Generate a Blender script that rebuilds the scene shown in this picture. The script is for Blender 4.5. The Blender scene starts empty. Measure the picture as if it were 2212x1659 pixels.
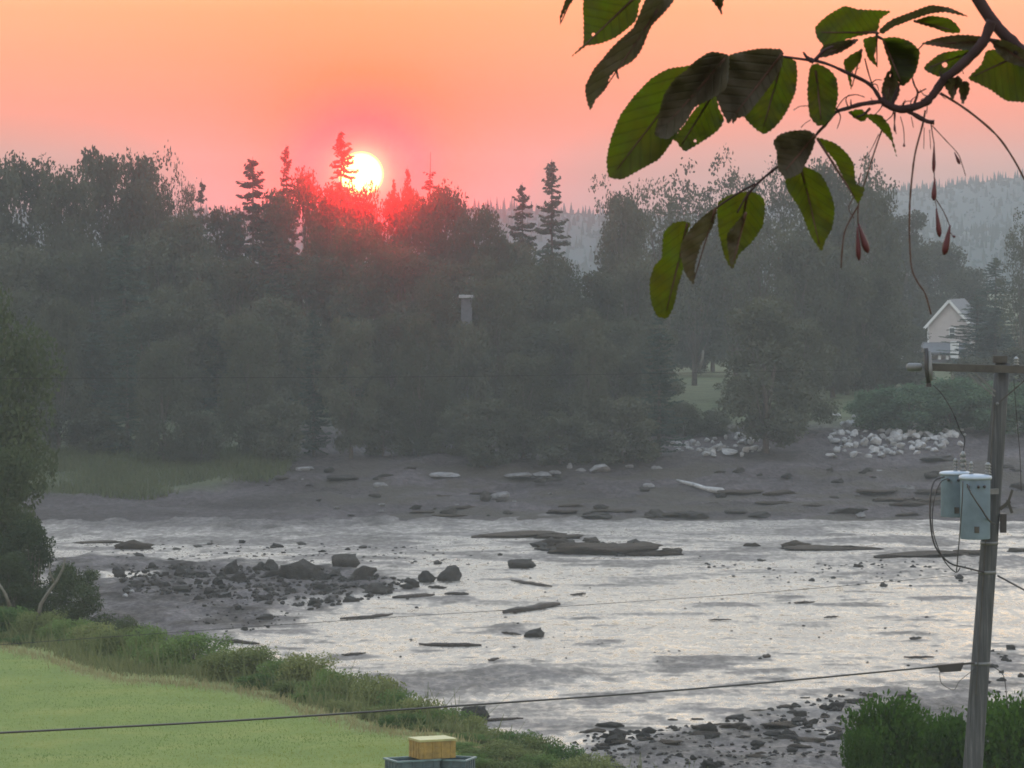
import bpy, bmesh, math, random
import numpy as np
from mathutils import Vector, Matrix, Quaternion, geometry

random.seed(7)
rng = np.random.default_rng(7)
S = bpy.context.scene
COL = S.collection

# ------------------------------------------------------------------ camera
K = 1.0341e-4                     # tangent per photo unit (photo drawn 2212 wide)
CX, CY = 1106.0, 829.5
PITCH = math.radians(-1.86)
CAMZ = 15.0
cam_d = bpy.data.cameras.new('camera')
cam_d.sensor_width = 36.0
cam_d.lens = 18.0 / (CX * K)
cam_d.clip_start = 0.1
cam_d.clip_end = 6000
cam = bpy.data.objects.new('camera', cam_d)
COL.objects.link(cam)
cam.location = (0, 0, CAMZ)
cam.rotation_euler = (math.pi / 2 + PITCH, 0, 0)
cam_d.dof.use_dof = True
cam_d.dof.focus_distance = 60.0
cam_d.dof.aperture_fstop = 150.0
S.camera = cam

def ray(dx, dy):
    u, v = (dx - CX) * K, (CY - dy) * K
    c, s = math.cos(PITCH), math.sin(PITCH)
    return Vector((u, c - v * s, s + v * c))

def P(dx, dy, Y):
    "point of the place seen at (dx, dy), Y metres ahead"
    d = ray(dx, dy)
    return Vector((0, 0, CAMZ)) + d * (Y / d.y)

def G(dx, dy, z=0.0):
    "point on the level z seen at (dx, dy)"
    d = ray(dx, dy)
    return Vector((0, 0, CAMZ)) + d * ((z - CAMZ) / d.z)

# ------------------------------------------------------------------ world, sun, exposure
SUN_DIR = ray(780, 376).normalized()
SUN_EL = math.asin(SUN_DIR.z)
SUN_AZ = math.atan2(SUN_DIR.x, SUN_DIR.y)
W = bpy.data.worlds.new('World')
S.world = W
W.use_nodes = True
nt = W.node_tree
nt.nodes.clear()
N = nt.nodes.new
L = nt.links.new
w_out = N('ShaderNodeOutputWorld')
w_bg = N('ShaderNodeBackground')
L(w_bg.outputs[0], w_out.inputs[0])
tc = N('ShaderNodeTexCoord')
sep = N('ShaderNodeSeparateXYZ')
L(tc.outputs['Generated'], sep.inputs[0])
mr = N('ShaderNodeMapRange')
mr.inputs['From Min'].default_value = -0.02
mr.inputs['From Max'].default_value = 0.98
L(sep.outputs['Z'], mr.inputs['Value'])
ramp = N('ShaderNodeValToRGB')
L(mr.outputs[0], ramp.inputs[0])
SKY = [(0.000, (0.44, 0.18, 0.15)), (0.028, (0.40, 0.27, 0.25)), (0.036, (0.44, 0.22, 0.175)),
       (0.050, (0.88, 0.245, 0.165)), (0.072, (1.20, 0.37, 0.205)), (0.12, (2.35, 1.62, 0.90)),
       (0.19, (2.45, 2.12, 1.62)), (0.34, (2.05, 2.05, 2.00)), (0.60, (1.62, 1.82, 2.05)),
       (1.0, (1.28, 1.56, 1.94))]
SKY_GAIN = 2.6                   # ramp colours are stored halved (a ramp colour is kept below 1)
el = ramp.color_ramp.elements
while len(el) < len(SKY):
    el.new(0.5)
for e, (p, c) in zip(el, SKY):
    e.position = p
    e.color = (c[0] / SKY_GAIN, c[1] / SKY_GAIN, c[2] / SKY_GAIN, 1)

def wmath(op, a=None, b=None):
    n = N('ShaderNodeMath'); n.operation = op
    for i, v in enumerate((a, b)):
        if v is None: continue
        if isinstance(v, (int, float)): n.inputs[i].default_value = v
        else: L(v, n.inputs[i])
    return n.outputs[0]
def wvec(op, a, b):
    n = N('ShaderNodeVectorMath'); n.operation = op
    for i, v in enumerate((a, b)):
        if isinstance(v, tuple): n.inputs[i].default_value = v
        else: L(v, n.inputs[i])
    return n
def wscale(col, fac):
    n = N('ShaderNodeVectorMath'); n.operation = 'SCALE'
    if isinstance(col, tuple): n.inputs[0].default_value = col
    else: L(col, n.inputs[0])
    if isinstance(fac, (int, float)): n.inputs['Scale'].default_value = fac
    else: L(fac, n.inputs['Scale'])
    return n.outputs[0]
dist = wvec('DISTANCE', tc.outputs['Generated'], tuple(SUN_DIR)).outputs['Value']
# the physical sky adds the high dome
nish = N('ShaderNodeTexSky')
nish.sky_type = 'NISHITA'
nish.sun_disc = False
nish.sun_elevation = SUN_EL
nish.sun_rotation = SUN_AZ
nish.dust_density = 3.0
nish_s = wscale(nish.outputs[0], 0.03)
smoke = N('ShaderNodeTexNoise')                 # faint layered unevenness of the smoke
smap = N('ShaderNodeMapping'); smap.inputs['Scale'].default_value = (5, 5, 42)
L(tc.outputs['Generated'], smap.inputs[0]); L(smap.outputs[0], smoke.inputs['Vector'])
smoke.inputs['Scale'].default_value = 1.0; smoke.inputs['Detail'].default_value = 4
smr = N('ShaderNodeMapRange'); smr.inputs['From Min'].default_value = 0.3; smr.inputs['From Max'].default_value = 0.7
smr.inputs['To Min'].default_value = 0.93; smr.inputs['To Max'].default_value = 1.07
L(smoke.outputs['Fac'], smr.inputs['Value'])
base = wscale(ramp.outputs[0], wmath('MULTIPLY', smr.outputs[0], SKY_GAIN))
tot = wvec('ADD', base, nish_s).outputs[0]
# reddened aureole round the sun in the smoke, then the disc
for sig, colr in ((0.060, (0.05, -0.11, -0.10)), (0.022, (0.30, -0.08, -0.12)), (0.0075, (0.5, -0.72, -0.88))):
    g = wmath('EXPONENT', wmath('MULTIPLY', dist, -1.0 / sig))
    tot = wvec('ADD', tot, wscale(colr, g)).outputs[0]
disc = N('ShaderNodeMapRange'); disc.interpolation_type = 'SMOOTHSTEP'
disc.inputs['From Min'].default_value = 0.0053
disc.inputs['From Max'].default_value = 0.00415
L(dist, disc.inputs['Value'])
tot = wvec('ADD', tot, wscale((10.0, 5.0, 1.7), disc.outputs[0])).outputs[0]
tot = wvec('MAXIMUM', tot, (0.02, 0.02, 0.02)).outputs[0]
L(tot, w_bg.inputs['Color'])
w_bg.inputs['Strength'].default_value = 1.0
W.cycles.sampling_method = 'MANUAL'
W.cycles.sample_map_resolution = 2048

sun_d = bpy.data.lights.new('sun', 'SUN')
sun_d.energy = 0.30
sun_d.angle = math.radians(0.5)
sun_d.color = (1.0, 0.0015, 0.0008)
sun = bpy.data.objects.new('sun', sun_d)
COL.objects.link(sun)
sun.rotation_euler = SUN_DIR.to_track_quat('Z', 'Y').to_euler()

S.view_settings.view_transform = 'Standard'
S.view_settings.look = 'None'
S.view_settings.exposure = 0.0
S.view_settings.gamma = 1.0
S.view_settings.use_curve_mapping = False
S.render.engine = 'CYCLES'
cy = S.cycles
cy.max_bounces = 6
cy.diffuse_bounces = 3
cy.glossy_bounces = 3
cy.transmission_bounces = 4
cy.volume_bounces = 1
cy.sample_clamp_indirect = 4.0
cy.use_denoising = True
cy.denoiser = 'OPENIMAGEDENOISE'
cy.denoising_prefilter = 'ACCURATE'
S.render.film_transparent = False
cy.pixel_filter_type = 'BLACKMAN_HARRIS'
cy.filter_width = 1.7

# ------------------------------------------------------------------ small helpers
def tag(o, label=None, cat=None, group=None, kind=None):
    if label: o['label'] = label
    if cat: o['category'] = cat
    if group: o['group'] = group
    if kind: o['kind'] = kind
    return o
def mesh_obj(name, me, parent=None, loc=None):
    o = bpy.data.objects.new(name, me)
    COL.objects.link(o)
    if parent is not None: o.parent = parent
    if loc is not None: o.location = loc
    return o
def empty(name, loc, rz=0.0, scale=1.0):
    o = bpy.data.objects.new(name, None)
    COL.objects.link(o)
    o.location = loc
    o.rotation_euler = (0, 0, rz)
    o.scale = (scale,) * 3 if isinstance(scale, (int, float)) else scale
    o.empty_display_size = 0.3
    return o
def copy_tree(o, parent=None):
    c = o.copy()
    COL.objects.link(c)
    if parent is not None: c.parent = parent
    for ch in list(o.children):
        copy_tree(ch, c)
    return c

class MB:
    "collects verts and faces for one mesh"
    def __init__(s): s.v = []; s.f = []
    def add(s, vs, fs):
        o = len(s.v)
        s.v.extend([tuple(p) for p in vs])
        s.f.extend([tuple(i + o for i in f) for f in fs])
        return s
    def box(s, c, size, M=None):
        hx, hy, hz = size[0] / 2, size[1] / 2, size[2] / 2
        vs = [Vector((x, y, z)) for x in (-hx, hx) for y in (-hy, hy) for z in (-hz, hz)]
        if M is not None: vs = [M @ p for p in vs]
        vs = [p + Vector(c) for p in vs]
        return s.add(vs, [(0, 1, 3, 2), (4, 6, 7, 5), (0, 4, 5, 1), (2, 3, 7, 6), (0, 2, 6, 4), (1, 5, 7, 3)])
    def bar(s, a, b, w, h, up=Vector((0, 0, 1))):
        a, b = Vector(a), Vector(b)
        d = (b - a); ln = d.length; d = d.normalized()
        x = d.cross(up)
        if x.length < 1e-4: x = Vector((1, 0, 0))
        x.normalize(); z = x.cross(d)
        M = Matrix((x, d, z)).transposed()
        return s.box((a + b) / 2, (w, ln, h), M)
    def tube(s, pts, rad, seg=6, caps=True):
        pts = [Vector(p) for p in pts]
        n = len(pts)
        if isinstance(rad, (int, float)): rad = [rad] * n
        vs = []; fs = []
        prev = None
        for i, p in enumerate(pts):
            t = (pts[min(i + 1, n - 1)] - pts[max(i - 1, 0)]).normalized()
            if prev is None:
                x = t.orthogonal().normalized()
            else:
                x = (prev - t * prev.dot(t))
                x = x.normalized() if x.length > 1e-6 else t.orthogonal().normalized()
            prev = x
            y = t.cross(x)
            for k in range(seg):
                a = 2 * math.pi * k / seg
                vs.append(p + (x * math.cos(a) + y * math.sin(a)) * rad[i])
        for i in range(n - 1):
            for k in range(seg):
                k2 = (k + 1) % seg
                fs.append((i * seg + k, i * seg + k2, (i + 1) * seg + k2, (i + 1) * seg + k))
        if caps:
            fs.append(tuple(reversed(range(seg))))
            fs.append(tuple((n - 1) * seg + k for k in range(seg)))
        return s.add(vs, fs)
    def lathe(s, prof, seg=20, c=(0, 0, 0), M=None):
        c = Vector(c); vs = []; fs = []
        n = len(prof)
        for r, z in prof:
            for k in range(seg):
                a = 2 * math.pi * k / seg
                q = Vector((r * math.cos(a), r * math.sin(a), z))
                if M is not None: q = M @ q
                vs.append(q + c)
        for i in range(n - 1):
            for k in range(seg):
                k2 = (k + 1) % seg
                fs.append((i * seg + k, i * seg + k2, (i + 1) * seg + k2, (i + 1) * seg + k))
        fs.append(tuple(reversed(range(seg)))); fs.append(tuple((n - 1) * seg + k for k in range(seg)))
        return s.add(vs, fs)
    def mesh(s, name, mat=None, smooth=False):
        me = bpy.data.meshes.new(name)
        me.from_pydata(s.v, [], s.f)
        me.update()
        if mat is not None: me.materials.append(mat)
        if smooth: me.shade_smooth()
        return me
    def obj(s, name, mat=None, parent=None, smooth=False, loc=None):
        return mesh_obj(name, s.mesh(name, mat, smooth), parent, loc)

def quads_mesh(name, V, mat, smooth=False):
    "V: (n,4,3) array of separate quads"
    n = V.shape[0]
    me = bpy.data.meshes.new(name)
    me.vertices.add(n * 4)
    me.vertices.foreach_set('co', V.reshape(-1).astype(np.float32))
    me.loops.add(n * 4)
    me.loops.foreach_set('vertex_index', np.arange(n * 4, dtype=np.int32))
    me.polygons.add(n)
    me.polygons.foreach_set('loop_start', np.arange(0, n * 4, 4, dtype=np.int32))
    me.update(calc_edges=True)
    me.materials.append(mat)
    return me
def grid_mesh(name, X, Y, Z, mat, smooth=True):
    ny, nx = X.shape
    V = np.stack([X, Y, Z], -1).reshape(-1, 3)
    i = np.arange(ny * nx).reshape(ny, nx)
    F = np.stack([i[:-1, :-1], i[:-1, 1:], i[1:, 1:], i[1:, :-1]], -1).reshape(-1, 4)
    me = bpy.data.meshes.new(name)
    me.vertices.add(len(V)); me.vertices.foreach_set('co', V.reshape(-1).astype(np.float32))
    me.loops.add(F.size); me.loops.foreach_set('vertex_index', F.reshape(-1).astype(np.int32))
    me.polygons.add(len(F)); me.polygons.foreach_set('loop_start', np.arange(0, F.size, 4, dtype=np.int32))
    me.update(calc_edges=True)
    me.materials.append(mat)
    if smooth: me.shade_smooth()
    return me
def set_attr(me, name, arr):
    a = me.attributes.new(name, 'FLOAT', 'POINT')
    a.data.foreach_set('value', np.asarray(arr, np.float32).reshape(-1))

_perm = np.random.default_rng(3).permutation(512)
def vnoise(x, y):
    "2D value noise in 0..1"
    xi = np.floor(x).astype(int); yi = np.floor(y).astype(int)
    xf = x - xi; yf = y - yi
    xf = xf * xf * (3 - 2 * xf); yf = yf * yf * (3 - 2 * yf)
    h = lambda a, b: _perm[(_perm[a & 511] + b) & 511] / 511.0
    return (h(xi, yi) * (1 - xf) + h(xi + 1, yi) * xf) * (1 - yf) + (h(xi, yi + 1) * (1 - xf) + h(xi + 1, yi + 1) * xf) * yf
def fbm(x, y, o=4, g=0.5):
    s = 0; a = 1; t = 0
    for i in range(o):
        s = s + a * vnoise(x * 2 ** i + 17.3 * i, y * 2 ** i + 5.1 * i); t += a; a *= g
    return s / t
def sstep(a, b, x):
    t = np.clip((x - a) / (b - a), 0, 1)
    return t * t * (3 - 2 * t)

# ------------------------------------------------------------------ materials
class NT:
    def __init__(s, name):
        s.m = bpy.data.materials.new(name); s.m.use_nodes = True
        s.t = s.m.node_tree; s.t.nodes.clear()
        s.out = s.t.nodes.new('ShaderNodeOutputMaterial')
    def n(s, typ, **kw):
        x = s.t.nodes.new(typ)
        for k, v in kw.items(): setattr(x, k, v)
        return x
    def l(s, a, b): s.t.links.new(a, b)
    def noise(s, scale, detail=3, rough=0.55, coord='Object', vec_scale=None):
        c = s.n('ShaderNodeTexCoord')
        src = c.outputs[coord]
        if vec_scale:
            mp = s.n('ShaderNodeMapping'); mp.inputs['Scale'].default_value = vec_scale
            s.l(src, mp.inputs[0]); src = mp.outputs[0]
        t = s.n('ShaderNodeTexNoise')
        t.inputs['Scale'].default_value = scale; t.inputs['Detail'].default_value = detail
        t.inputs['Roughness'].default_value = rough
        s.l(src, t.inputs['Vector'])
        return t.outputs['Fac']
    def ramp(s, fac, stops):
        r = s.n('ShaderNodeValToRGB'); e = r.color_ramp.elements
        while len(e) < len(stops): e.new(0.5)
        for q, (p, c) in zip(e, stops):
            q.position = p; q.color = (*c, 1) if len(c) == 3 else c
        s.l(fac, r.inputs[0]); return r.outputs[0]
    def mix(s, fac, a, b, typ='MIX'):
        m = s.n('ShaderNodeMix', data_type='RGBA', blend_type=typ)
        for v, i in ((fac, 0), (a, 6), (b, 7)):
            if isinstance(v, (int, float)): m.inputs[i].default_value = v
            elif isinstance(v, tuple): m.inputs[i].default_value = (*v, 1)
            else: s.l(v, m.inputs[i])
        return m.outputs[2]
    def math(s, op, a, b=0.0, clamp=False):
        m = s.n('ShaderNodeMath', operation=op, use_clamp=clamp)
        for i, v in enumerate((a, b)):
            if isinstance(v, (int, float)): m.inputs[i].default_value = v
            else: s.l(v, m.inputs[i])
        return m.outputs[0]
    def attr(s, name):
        return s.n('ShaderNodeAttribute', attribute_name=name).outputs['Fac']
    def rand(s): return s.n('ShaderNodeObjectInfo').outputs['Random']
    def bump(s, h, dist=0.05, strength=1.0):
        b = s.n('ShaderNodeBump'); b.inputs['Distance'].default_value = dist; b.inputs['Strength'].default_value = strength
        s.l(h, b.inputs['Height']); return b.outputs[0]
    def bsdf(s, col, rough=0.7, metal=0.0, spec=0.4, normal=None):
        p = s.n('ShaderNodeBsdfPrincipled')
        for v, k in ((col, 'Base Color'), (rough, 'Roughness'), (metal, 'Metallic'), (spec, 'Specular IOR Level')):
            if isinstance(v, (int, float)): p.inputs[k].default_value = v
            elif isinstance(v, tuple): p.inputs[k].default_value = (*v, 1)
            else: s.l(v, p.inputs[k])
        if normal is not None: s.l(normal, p.inputs['Normal'])
        return p
    def done(s, p):
        s.l(p.outputs[0] if hasattr(p, 'outputs') else p, s.out.inputs[0]); return s.m

def mat_foliage(name, dark, light, trans=0.3, tcol=None, nscale=0.35, patch=0.0):
    t = NT(name)
    r = t.rand()
    nz = t.noise(nscale, 4, 0.6)
    f = t.math('ADD', t.math('MULTIPLY', r, 0.55), t.math('MULTIPLY', nz, 0.6))
    if patch: f = t.math('ADD', t.math('MULTIPLY', t.math('SUBTRACT', nz, 0.5), patch), 0.5, True)
    col = t.ramp(f, [(0.2, dark), (0.85, light)])
    d = t.n('ShaderNodeBsdfDiffuse'); t.l(col, d.inputs['Color'])
    tr = t.n('ShaderNodeBsdfTranslucent')
    if tcol: tr.inputs['Color'].default_value = (*tcol, 1)
    else: t.l(col, tr.inputs['Color'])
    ms = t.n('ShaderNodeMixShader'); ms.inputs[0].default_value = trans
    t.l(d.outputs[0], ms.inputs[1]); t.l(tr.outputs[0], ms.inputs[2])
    return t.done(ms)
def mat_plain(name, col, rough=0.6, metal=0.0, spec=0.4, var=0.25, nscale=6.0, bump=0.0):
    t = NT(name)
    nz = t.noise(nscale, 5, 0.6)
    c = t.ramp(nz, [(0.3, tuple(x * (1 - var) for x in col)), (0.7, tuple(min(1, x * (1 + var)) for x in col))])
    nm = t.bump(nz, bump) if bump else None
    return t.done(t.bsdf(c, rough, metal, spec, nm))

M_far_leaf = mat_foliage('far_foliage', (0.036, 0.042, 0.034), (0.078, 0.085, 0.064), 0.32, (0.05, 0.05, 0.018))
M_spruce = mat_foliage('spruce_foliage', (0.025, 0.040, 0.034), (0.048, 0.067, 0.050), 0.15)
M_near_leaf = mat_foliage('shore_tree_foliage', (0.024, 0.036, 0.020), (0.060, 0.076, 0.038), 0.3, None, 0.8)
M_shrub = mat_foliage('shrub_foliage', (0.060, 0.085, 0.032), (0.145, 0.165, 0.066), 0.3, None, 1.2)
M_shrub_green = mat_foliage('green_shrub_foliage', (0.045, 0.085, 0.030), (0.100, 0.150, 0.050), 0.35, None, 1.2)
M_bush_leaf = mat_foliage('bush_foliage', (0.018, 0.042, 0.008), (0.042, 0.086, 0.014), 0.4, None, 2.0)
M_hill_leaf = mat_foliage('hill_foliage', (0.030, 0.046, 0.050), (0.050, 0.070, 0.074), 0.2, None, 0.02)  # blue of the distance haze mixed into the leaf colour
M_green_far = mat_foliage('far_bush_foliage', (0.038, 0.066, 0.042), (0.075, 0.120, 0.070), 0.3, None, 0.5)
M_grey_bark = mat_plain('grey_bark', (0.12, 0.11, 0.10), 0.9, 0, 0.2, 0.3, 6)
M_bark = mat_plain('bark', (0.065, 0.055, 0.047), 0.9, 0, 0.2, 0.35, 5)
M_pale_bark = mat_plain('pale_bark', (0.085, 0.082, 0.07), 0.85, 0, 0.2, 0.3, 6)

# ------------------------------------------------------------------ terrain
def far_h(x, y):
    "height of the land across the mudflat"
    x = np.asarray(x, float); y = np.asarray(y, float)
    h = np.interp(y, [225, 237, 248, 256, 275, 300, 420, 700, 1500, 2700], [-0.5, 0.0, 1.0, 2.3, 4.0, 4.2, 4.4, 5.0, 5.0, 6.0])
    return h
def far_z(x, y): return float(far_h(x, y))

def lawn_plane(y): return 4.9 - (np.asarray(y, float) - 85) * 0.0341
EDGE_D = [(-120, 1392), (0, 1396), (100, 1416), (167, 1442), (267, 1469), (400, 1477), (500, 1489), (600, 1506), (653, 1536), (737, 1552), (880, 1584)]
_ex, _ey = [], []
for dx, dy in EDGE_D:
    d = ray(dx, dy); t = d.z / d.y
    y = (CAMZ - 4.9 - 85 * 0.0341) / (-t - 0.0341)
    _ex.append(d.x / d.y * y); _ey.append(y)
_ex = [-60, -30] + _ex + [0.5, 4, 9, 20, 60]
_ey = [150, 138] + _ey + [91, 89, 87, 86, 86]
_o = np.argsort(_ex)
_ex = np.array(_ex)[_o]; _ey = np.array(_ey)[_o]
def edge_y(x): return np.interp(x, _ex, _ey)
def near_h(x, y):
    x = np.asarray(x, float); y = np.asarray(y, float)
    e = edge_y(x)
    s = np.clip((y - e) / (21.0 - 9 * sstep(-6, -2, x)), 0, 1.3)
    top = lawn_plane(np.minimum(y, e)) - 1.25 * sstep(-1.6, 1.6, x) * sstep(70, 82, y)
    return top * (1 - sstep(0.05, 1.0, s)) - 0.5 * sstep(0.85, 1.25, s)
def lawn_h(x, y): return near_h(x, y) + (fbm(np.asarray(x) * 0.25, np.asarray(y) * 0.2, 3) - 0.5) * 0.16 + (fbm(np.asarray(x) * 1.3, np.asarray(y) * 0.9, 3) - 0.5) * 0.04
def near_z(x, y): return float(near_h(x, y))

# mud
def poly_sd(px, py, poly):
    "signed distance, positive inside"
    poly = np.asarray(poly, float); n = len(poly)
    d = np.full(px.shape, 1e9); ins = np.zeros(px.shape, bool)
    for i in range(n):
        a, b = poly[i], poly[(i + 1) % n]
        ab = b - a
        t = np.clip(((px - a[0]) * ab[0] + (py - a[1]) * ab[1]) / (ab @ ab), 0, 1)
        d = np.minimum(d, np.hypot(px - a[0] - t * ab[0], py - a[1] - t * ab[1]))
        c = (a[1] > py) != (b[1] > py)
        with np.errstate(divide='ignore', invalid='ignore'):
            ins ^= c & (px < (b[0] - a[0]) * (py - a[1]) / (b[1] - a[1]) + a[0])
    return np.where(ins, d, -d)
def gpoly(pts): return [tuple(G(*p)[:2]) for p in pts]
SPIT = gpoly([(60, 1210), (260, 1192), (420, 1205), (560, 1222), (720, 1218), (830, 1232), (900, 1252), (880, 1278), (760, 1292), (700, 1318),
              (640, 1340), (600, 1362), (520, 1385), (470, 1412), (380, 1440), (60, 1440)])
SHELF = gpoly([(1200, 1640), (1250, 1590), (1380, 1572), (1500, 1560), (1640, 1545), (1800, 1520), (1900, 1490), (2100, 1480), (2300, 1470), (2300, 1720), (1100, 1720)])
BAND = gpoly([(740, 1462), (900, 1448), (1060, 1432), (1200, 1440), (1330, 1452), (1400, 1440), (1560, 1420), (1500, 1446), (1380, 1462), (1250, 1470), (1100, 1492), (1000, 1515), (760, 1500)])
FARMUD = gpoly([(-200, 1060), (-200, 1140), (100, 1142), (300, 1150), (560, 1158), (740, 1150), (860, 1140), (1000, 1130), (1240, 1128), (1500, 1118), (2400, 1108), (2400, 1000)])
LEDGE = gpoly([(1690, 1200), (1800, 1190), (2300, 1185), (2300, 1262), (1980, 1268), (1850, 1250), (1780, 1225)])
PUDDLES = [gpoly([(205, 1240), (250, 1235), (338, 1240), (330, 1250), (290, 1252), (220, 1252)]), gpoly([(145, 1168), (300, 1165), (290, 1180), (160, 1182)]), gpoly([(640,1345),(760,1322),(840,1330),(700,1360)])]

def wet_dry(X, Y):
    n = fbm(X * 0.55, Y * 0.16, 4)
    n2 = fbm(X * 1.9 + 40, Y * 0.55, 3)
    wob = (n - 0.5) * 7 + (n2 - 0.5) * 4
    dry = sstep(-1.2, 2.2, poly_sd(X, Y, SPIT) * 0.9 + wob * 0.8)
    dry = np.maximum(dry, 0.85 * sstep(-0.8, 2.2, poly_sd(X, Y, SHELF) * 0.55 + wob * 0.75))
    dry = np.maximum(dry, 0.75 * sstep(-0.8, 2.0, poly_sd(X, Y, BAND) + wob * 0.35))
    dry = np.maximum(dry, 0.85 * sstep(-9.0, 6.0, poly_sd(X, Y, FARMUD) + wob * 1.5))
    dry = np.maximum(dry, 0.55 * sstep(-0.5, 2.5, poly_sd(X, Y, LEDGE) * 0.5 + wob * 0.8))
    solid = dry
    near = 1 - sstep(128, 172, Y)
    dens = 0.035 + 0.11 * near + 0.10 * sstep(2, 16, X) * near + 0.13 * sstep(190, 226, Y) + 0.05 * (1 - sstep(-14, 0, X))
    st = fbm(X * 0.34 + 11, Y * 0.30 + 4, 4); st2 = fbm(X * 1.15 + 2, Y * 0.75, 3); st3 = fbm(X * 0.16, Y * 0.42 + 31, 3)
    streak = np.maximum.reduce([sstep(0.66 - dens, 0.78 - dens, st), 0.8 * sstep(0.74 - dens, 0.86 - dens, st2), 0.7 * sstep(0.68 - dens, 0.80 - dens, st3)])
    dry = np.maximum(dry, 0.72 * streak)
    for p in PUDDLES:
        dry = dry * (1 - sstep(-0.5, 0.6, poly_sd(X, Y, p)))
    return dry, solid

def mud_h(X, Y):
    dry, solid = wet_dry(X, Y)
    big = fbm(X * 0.10, Y * 0.06, 3) - 0.5
    lump = fbm(X * 0.9 + 9, Y * 0.5, 4) - 0.5
    fine = fbm(X * 3.1, Y * 1.7, 3) - 0.5
    h = 0.10 * big + solid * (0.10 + 0.55 * np.clip(lump, -0.1, 1)) + fine * (0.03 + 0.12 * solid) + 0.03 * (dry - solid)
    return h, dry

# mud material: a wet skin over silt; gravelly and duller where it has drained
t = NT('wet_mud')
dry = t.attr('dry')
n1 = t.noise(1.6, 5, 0.62, 'Object', (0.9, 0.45, 1))
n2 = t.noise(7.0, 4, 0.6, 'Object', (0.8, 0.6, 1))
n3 = t.noise(0.12, 4, 0.6, 'Object', (0.35, 1.3, 1))
colw = t.ramp(n1, [(0.3, (0.115, 0.102, 0.088)), (0.7, (0.170, 0.153, 0.132))])
cold = t.ramp(n2, [(0.28, (0.030, 0.028, 0.028)), (0.5, (0.066, 0.061, 0.062)), (0.75, (0.12, 0.112, 0.112))])
nb = t.noise(0.5, 5, 0.65, 'Object', (1, 0.5, 1))
blot = t.ramp(nb, [(0.38, (0.35, 0.32, 0.30)), (0.62, (1.1, 1.06, 1.06))])
cold = t.mix(1.0, cold, blot, 'MULTIPLY')
col = t.mix(dry, colw, cold)
n4 = t.noise(2.6, 4, 0.65, 'Object', (1.0, 0.34, 1))
film = t.ramp(n4, [(0.42, (0, 0, 0)), (0.56, (1, 1, 1))])
rw = t.math('ADD', t.math('MULTIPLY', n3, 0.22), 0.06)
rough = t.math('ADD', t.math('ADD', t.math('MULTIPLY', dry, 0.5), rw), t.math('MULTIPLY', film, 0.28), True)
calm = t.ramp(t.noise(0.30, 3, 0.5, 'Object', (1, 0.7, 1)), [(0.40, (0.25, 0.25, 0.25)), (0.62, (1.15, 1.15, 1.15))])
hgt = t.math('ADD', t.math('MULTIPLY', n4, 0.19), t.math('MULTIPLY', n2, 0.075))
spec = t.math('SUBTRACT', 0.5, t.math('MULTIPLY', dry, 0.46))
M_mud = t.done(t.bsdf(col, rough, 0, spec, t.bump(t.math('MULTIPLY', hgt, calm), 1.0, 1.0)))

xs = np.linspace(-42, 46, 250)
ys = np.concatenate([np.linspace(96, 170, 250), np.linspace(170.4, 246, 170)])
X, Y = np.meshgrid(xs, ys)
Hm, Dm = mud_h(X, Y)
# the edges dive below the ground sheet
edge = np.minimum.reduce([sstep(-42, -38, X), 1 - sstep(42, 46, X), sstep(96, 99, Y), 1 - sstep(240, 246, Y)])
Hm = Hm * edge - (1 - edge) * 0.25
me = grid_mesh('mudflat', X, Y, Hm, M_mud)
set_attr(me, 'dry', Dm)
mudflat = tag(mesh_obj('mudflat', me), 'wet tidal mudflat shining below the wooded shore', kind='structure')
def mud_z(x, y):
    h, _ = mud_h(np.array([float(x)]), np.array([float(y)]))
    return float(h[0])

# ground sheet underneath, out to the hills
t = NT('ground_silt')
g1 = t.noise(0.4, 4)
M_ground = t.done(t.bsdf(t.ramp(g1, [(0.3, (0.07, 0.066, 0.06)), (0.7, (0.11, 0.10, 0.09))]), 0.6))
gx = np.linspace(-1380, 1380, 24); gy = np.linspace(-20, 1460, 24)
X, Y = np.meshgrid(gx, gy)
tag(mesh_obj('ground', grid_mesh('ground', X, Y, np.full_like(X, -0.4), M_ground)), 'grey silt ground under everything', kind='structure')

# far shore
t = NT('far_shore_ground')
up = t.attr('grass')
s1 = t.noise(3.0, 5, 0.65, 'Object', (1, 0.5, 1)); s2 = t.noise(0.5, 3)
gravel = t.ramp(s1, [(0.25, (0.022, 0.018, 0.018)), (0.5, (0.044, 0.038, 0.040)), (0.8, (0.086, 0.076, 0.078))])
gr = t.ramp(s2, [(0.3, (0.036, 0.050, 0.024)), (0.7, (0.072, 0.082, 0.040))])
weed = t.attr('weed')
s3 = t.noise(0.22, 5, 0.65, 'Object', (0.6, 1, 1))
gravel = t.mix(1.0, gravel, t.ramp(s3, [(0.36, (0.55, 0.50, 0.46)), (0.62, (1.25, 1.22, 1.22))]), 'MULTIPLY')
c = t.mix(up, gravel, gr)
c = t.mix(weed, c, (0.040, 0.034, 0.026))
M_far = t.done(t.bsdf(c, 0.85, 0, 0.12, t.bump(s1, 0.35)))
xs = np.concatenate([np.linspace(-700, -46, 20), np.linspace(-45, 50, 210), np.linspace(51, 700, 20)])
ys = np.concatenate([np.linspace(226, 300, 120), np.linspace(302, 430, 40), np.linspace(450, 1440, 24)])
X, Y = np.meshgrid(xs, ys)
bumpy = (fbm(X * 0.5, Y * 0.35, 4) - 0.5) * 0.7 * sstep(236, 246, Y) * (1 - sstep(300, 340, Y))
Z = far_h(X, Y) + bumpy
me = grid_mesh('far_shore', X, Y, Z, M_far)
marsh = sstep(-14.5, -12, X + 0) * 0
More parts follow.
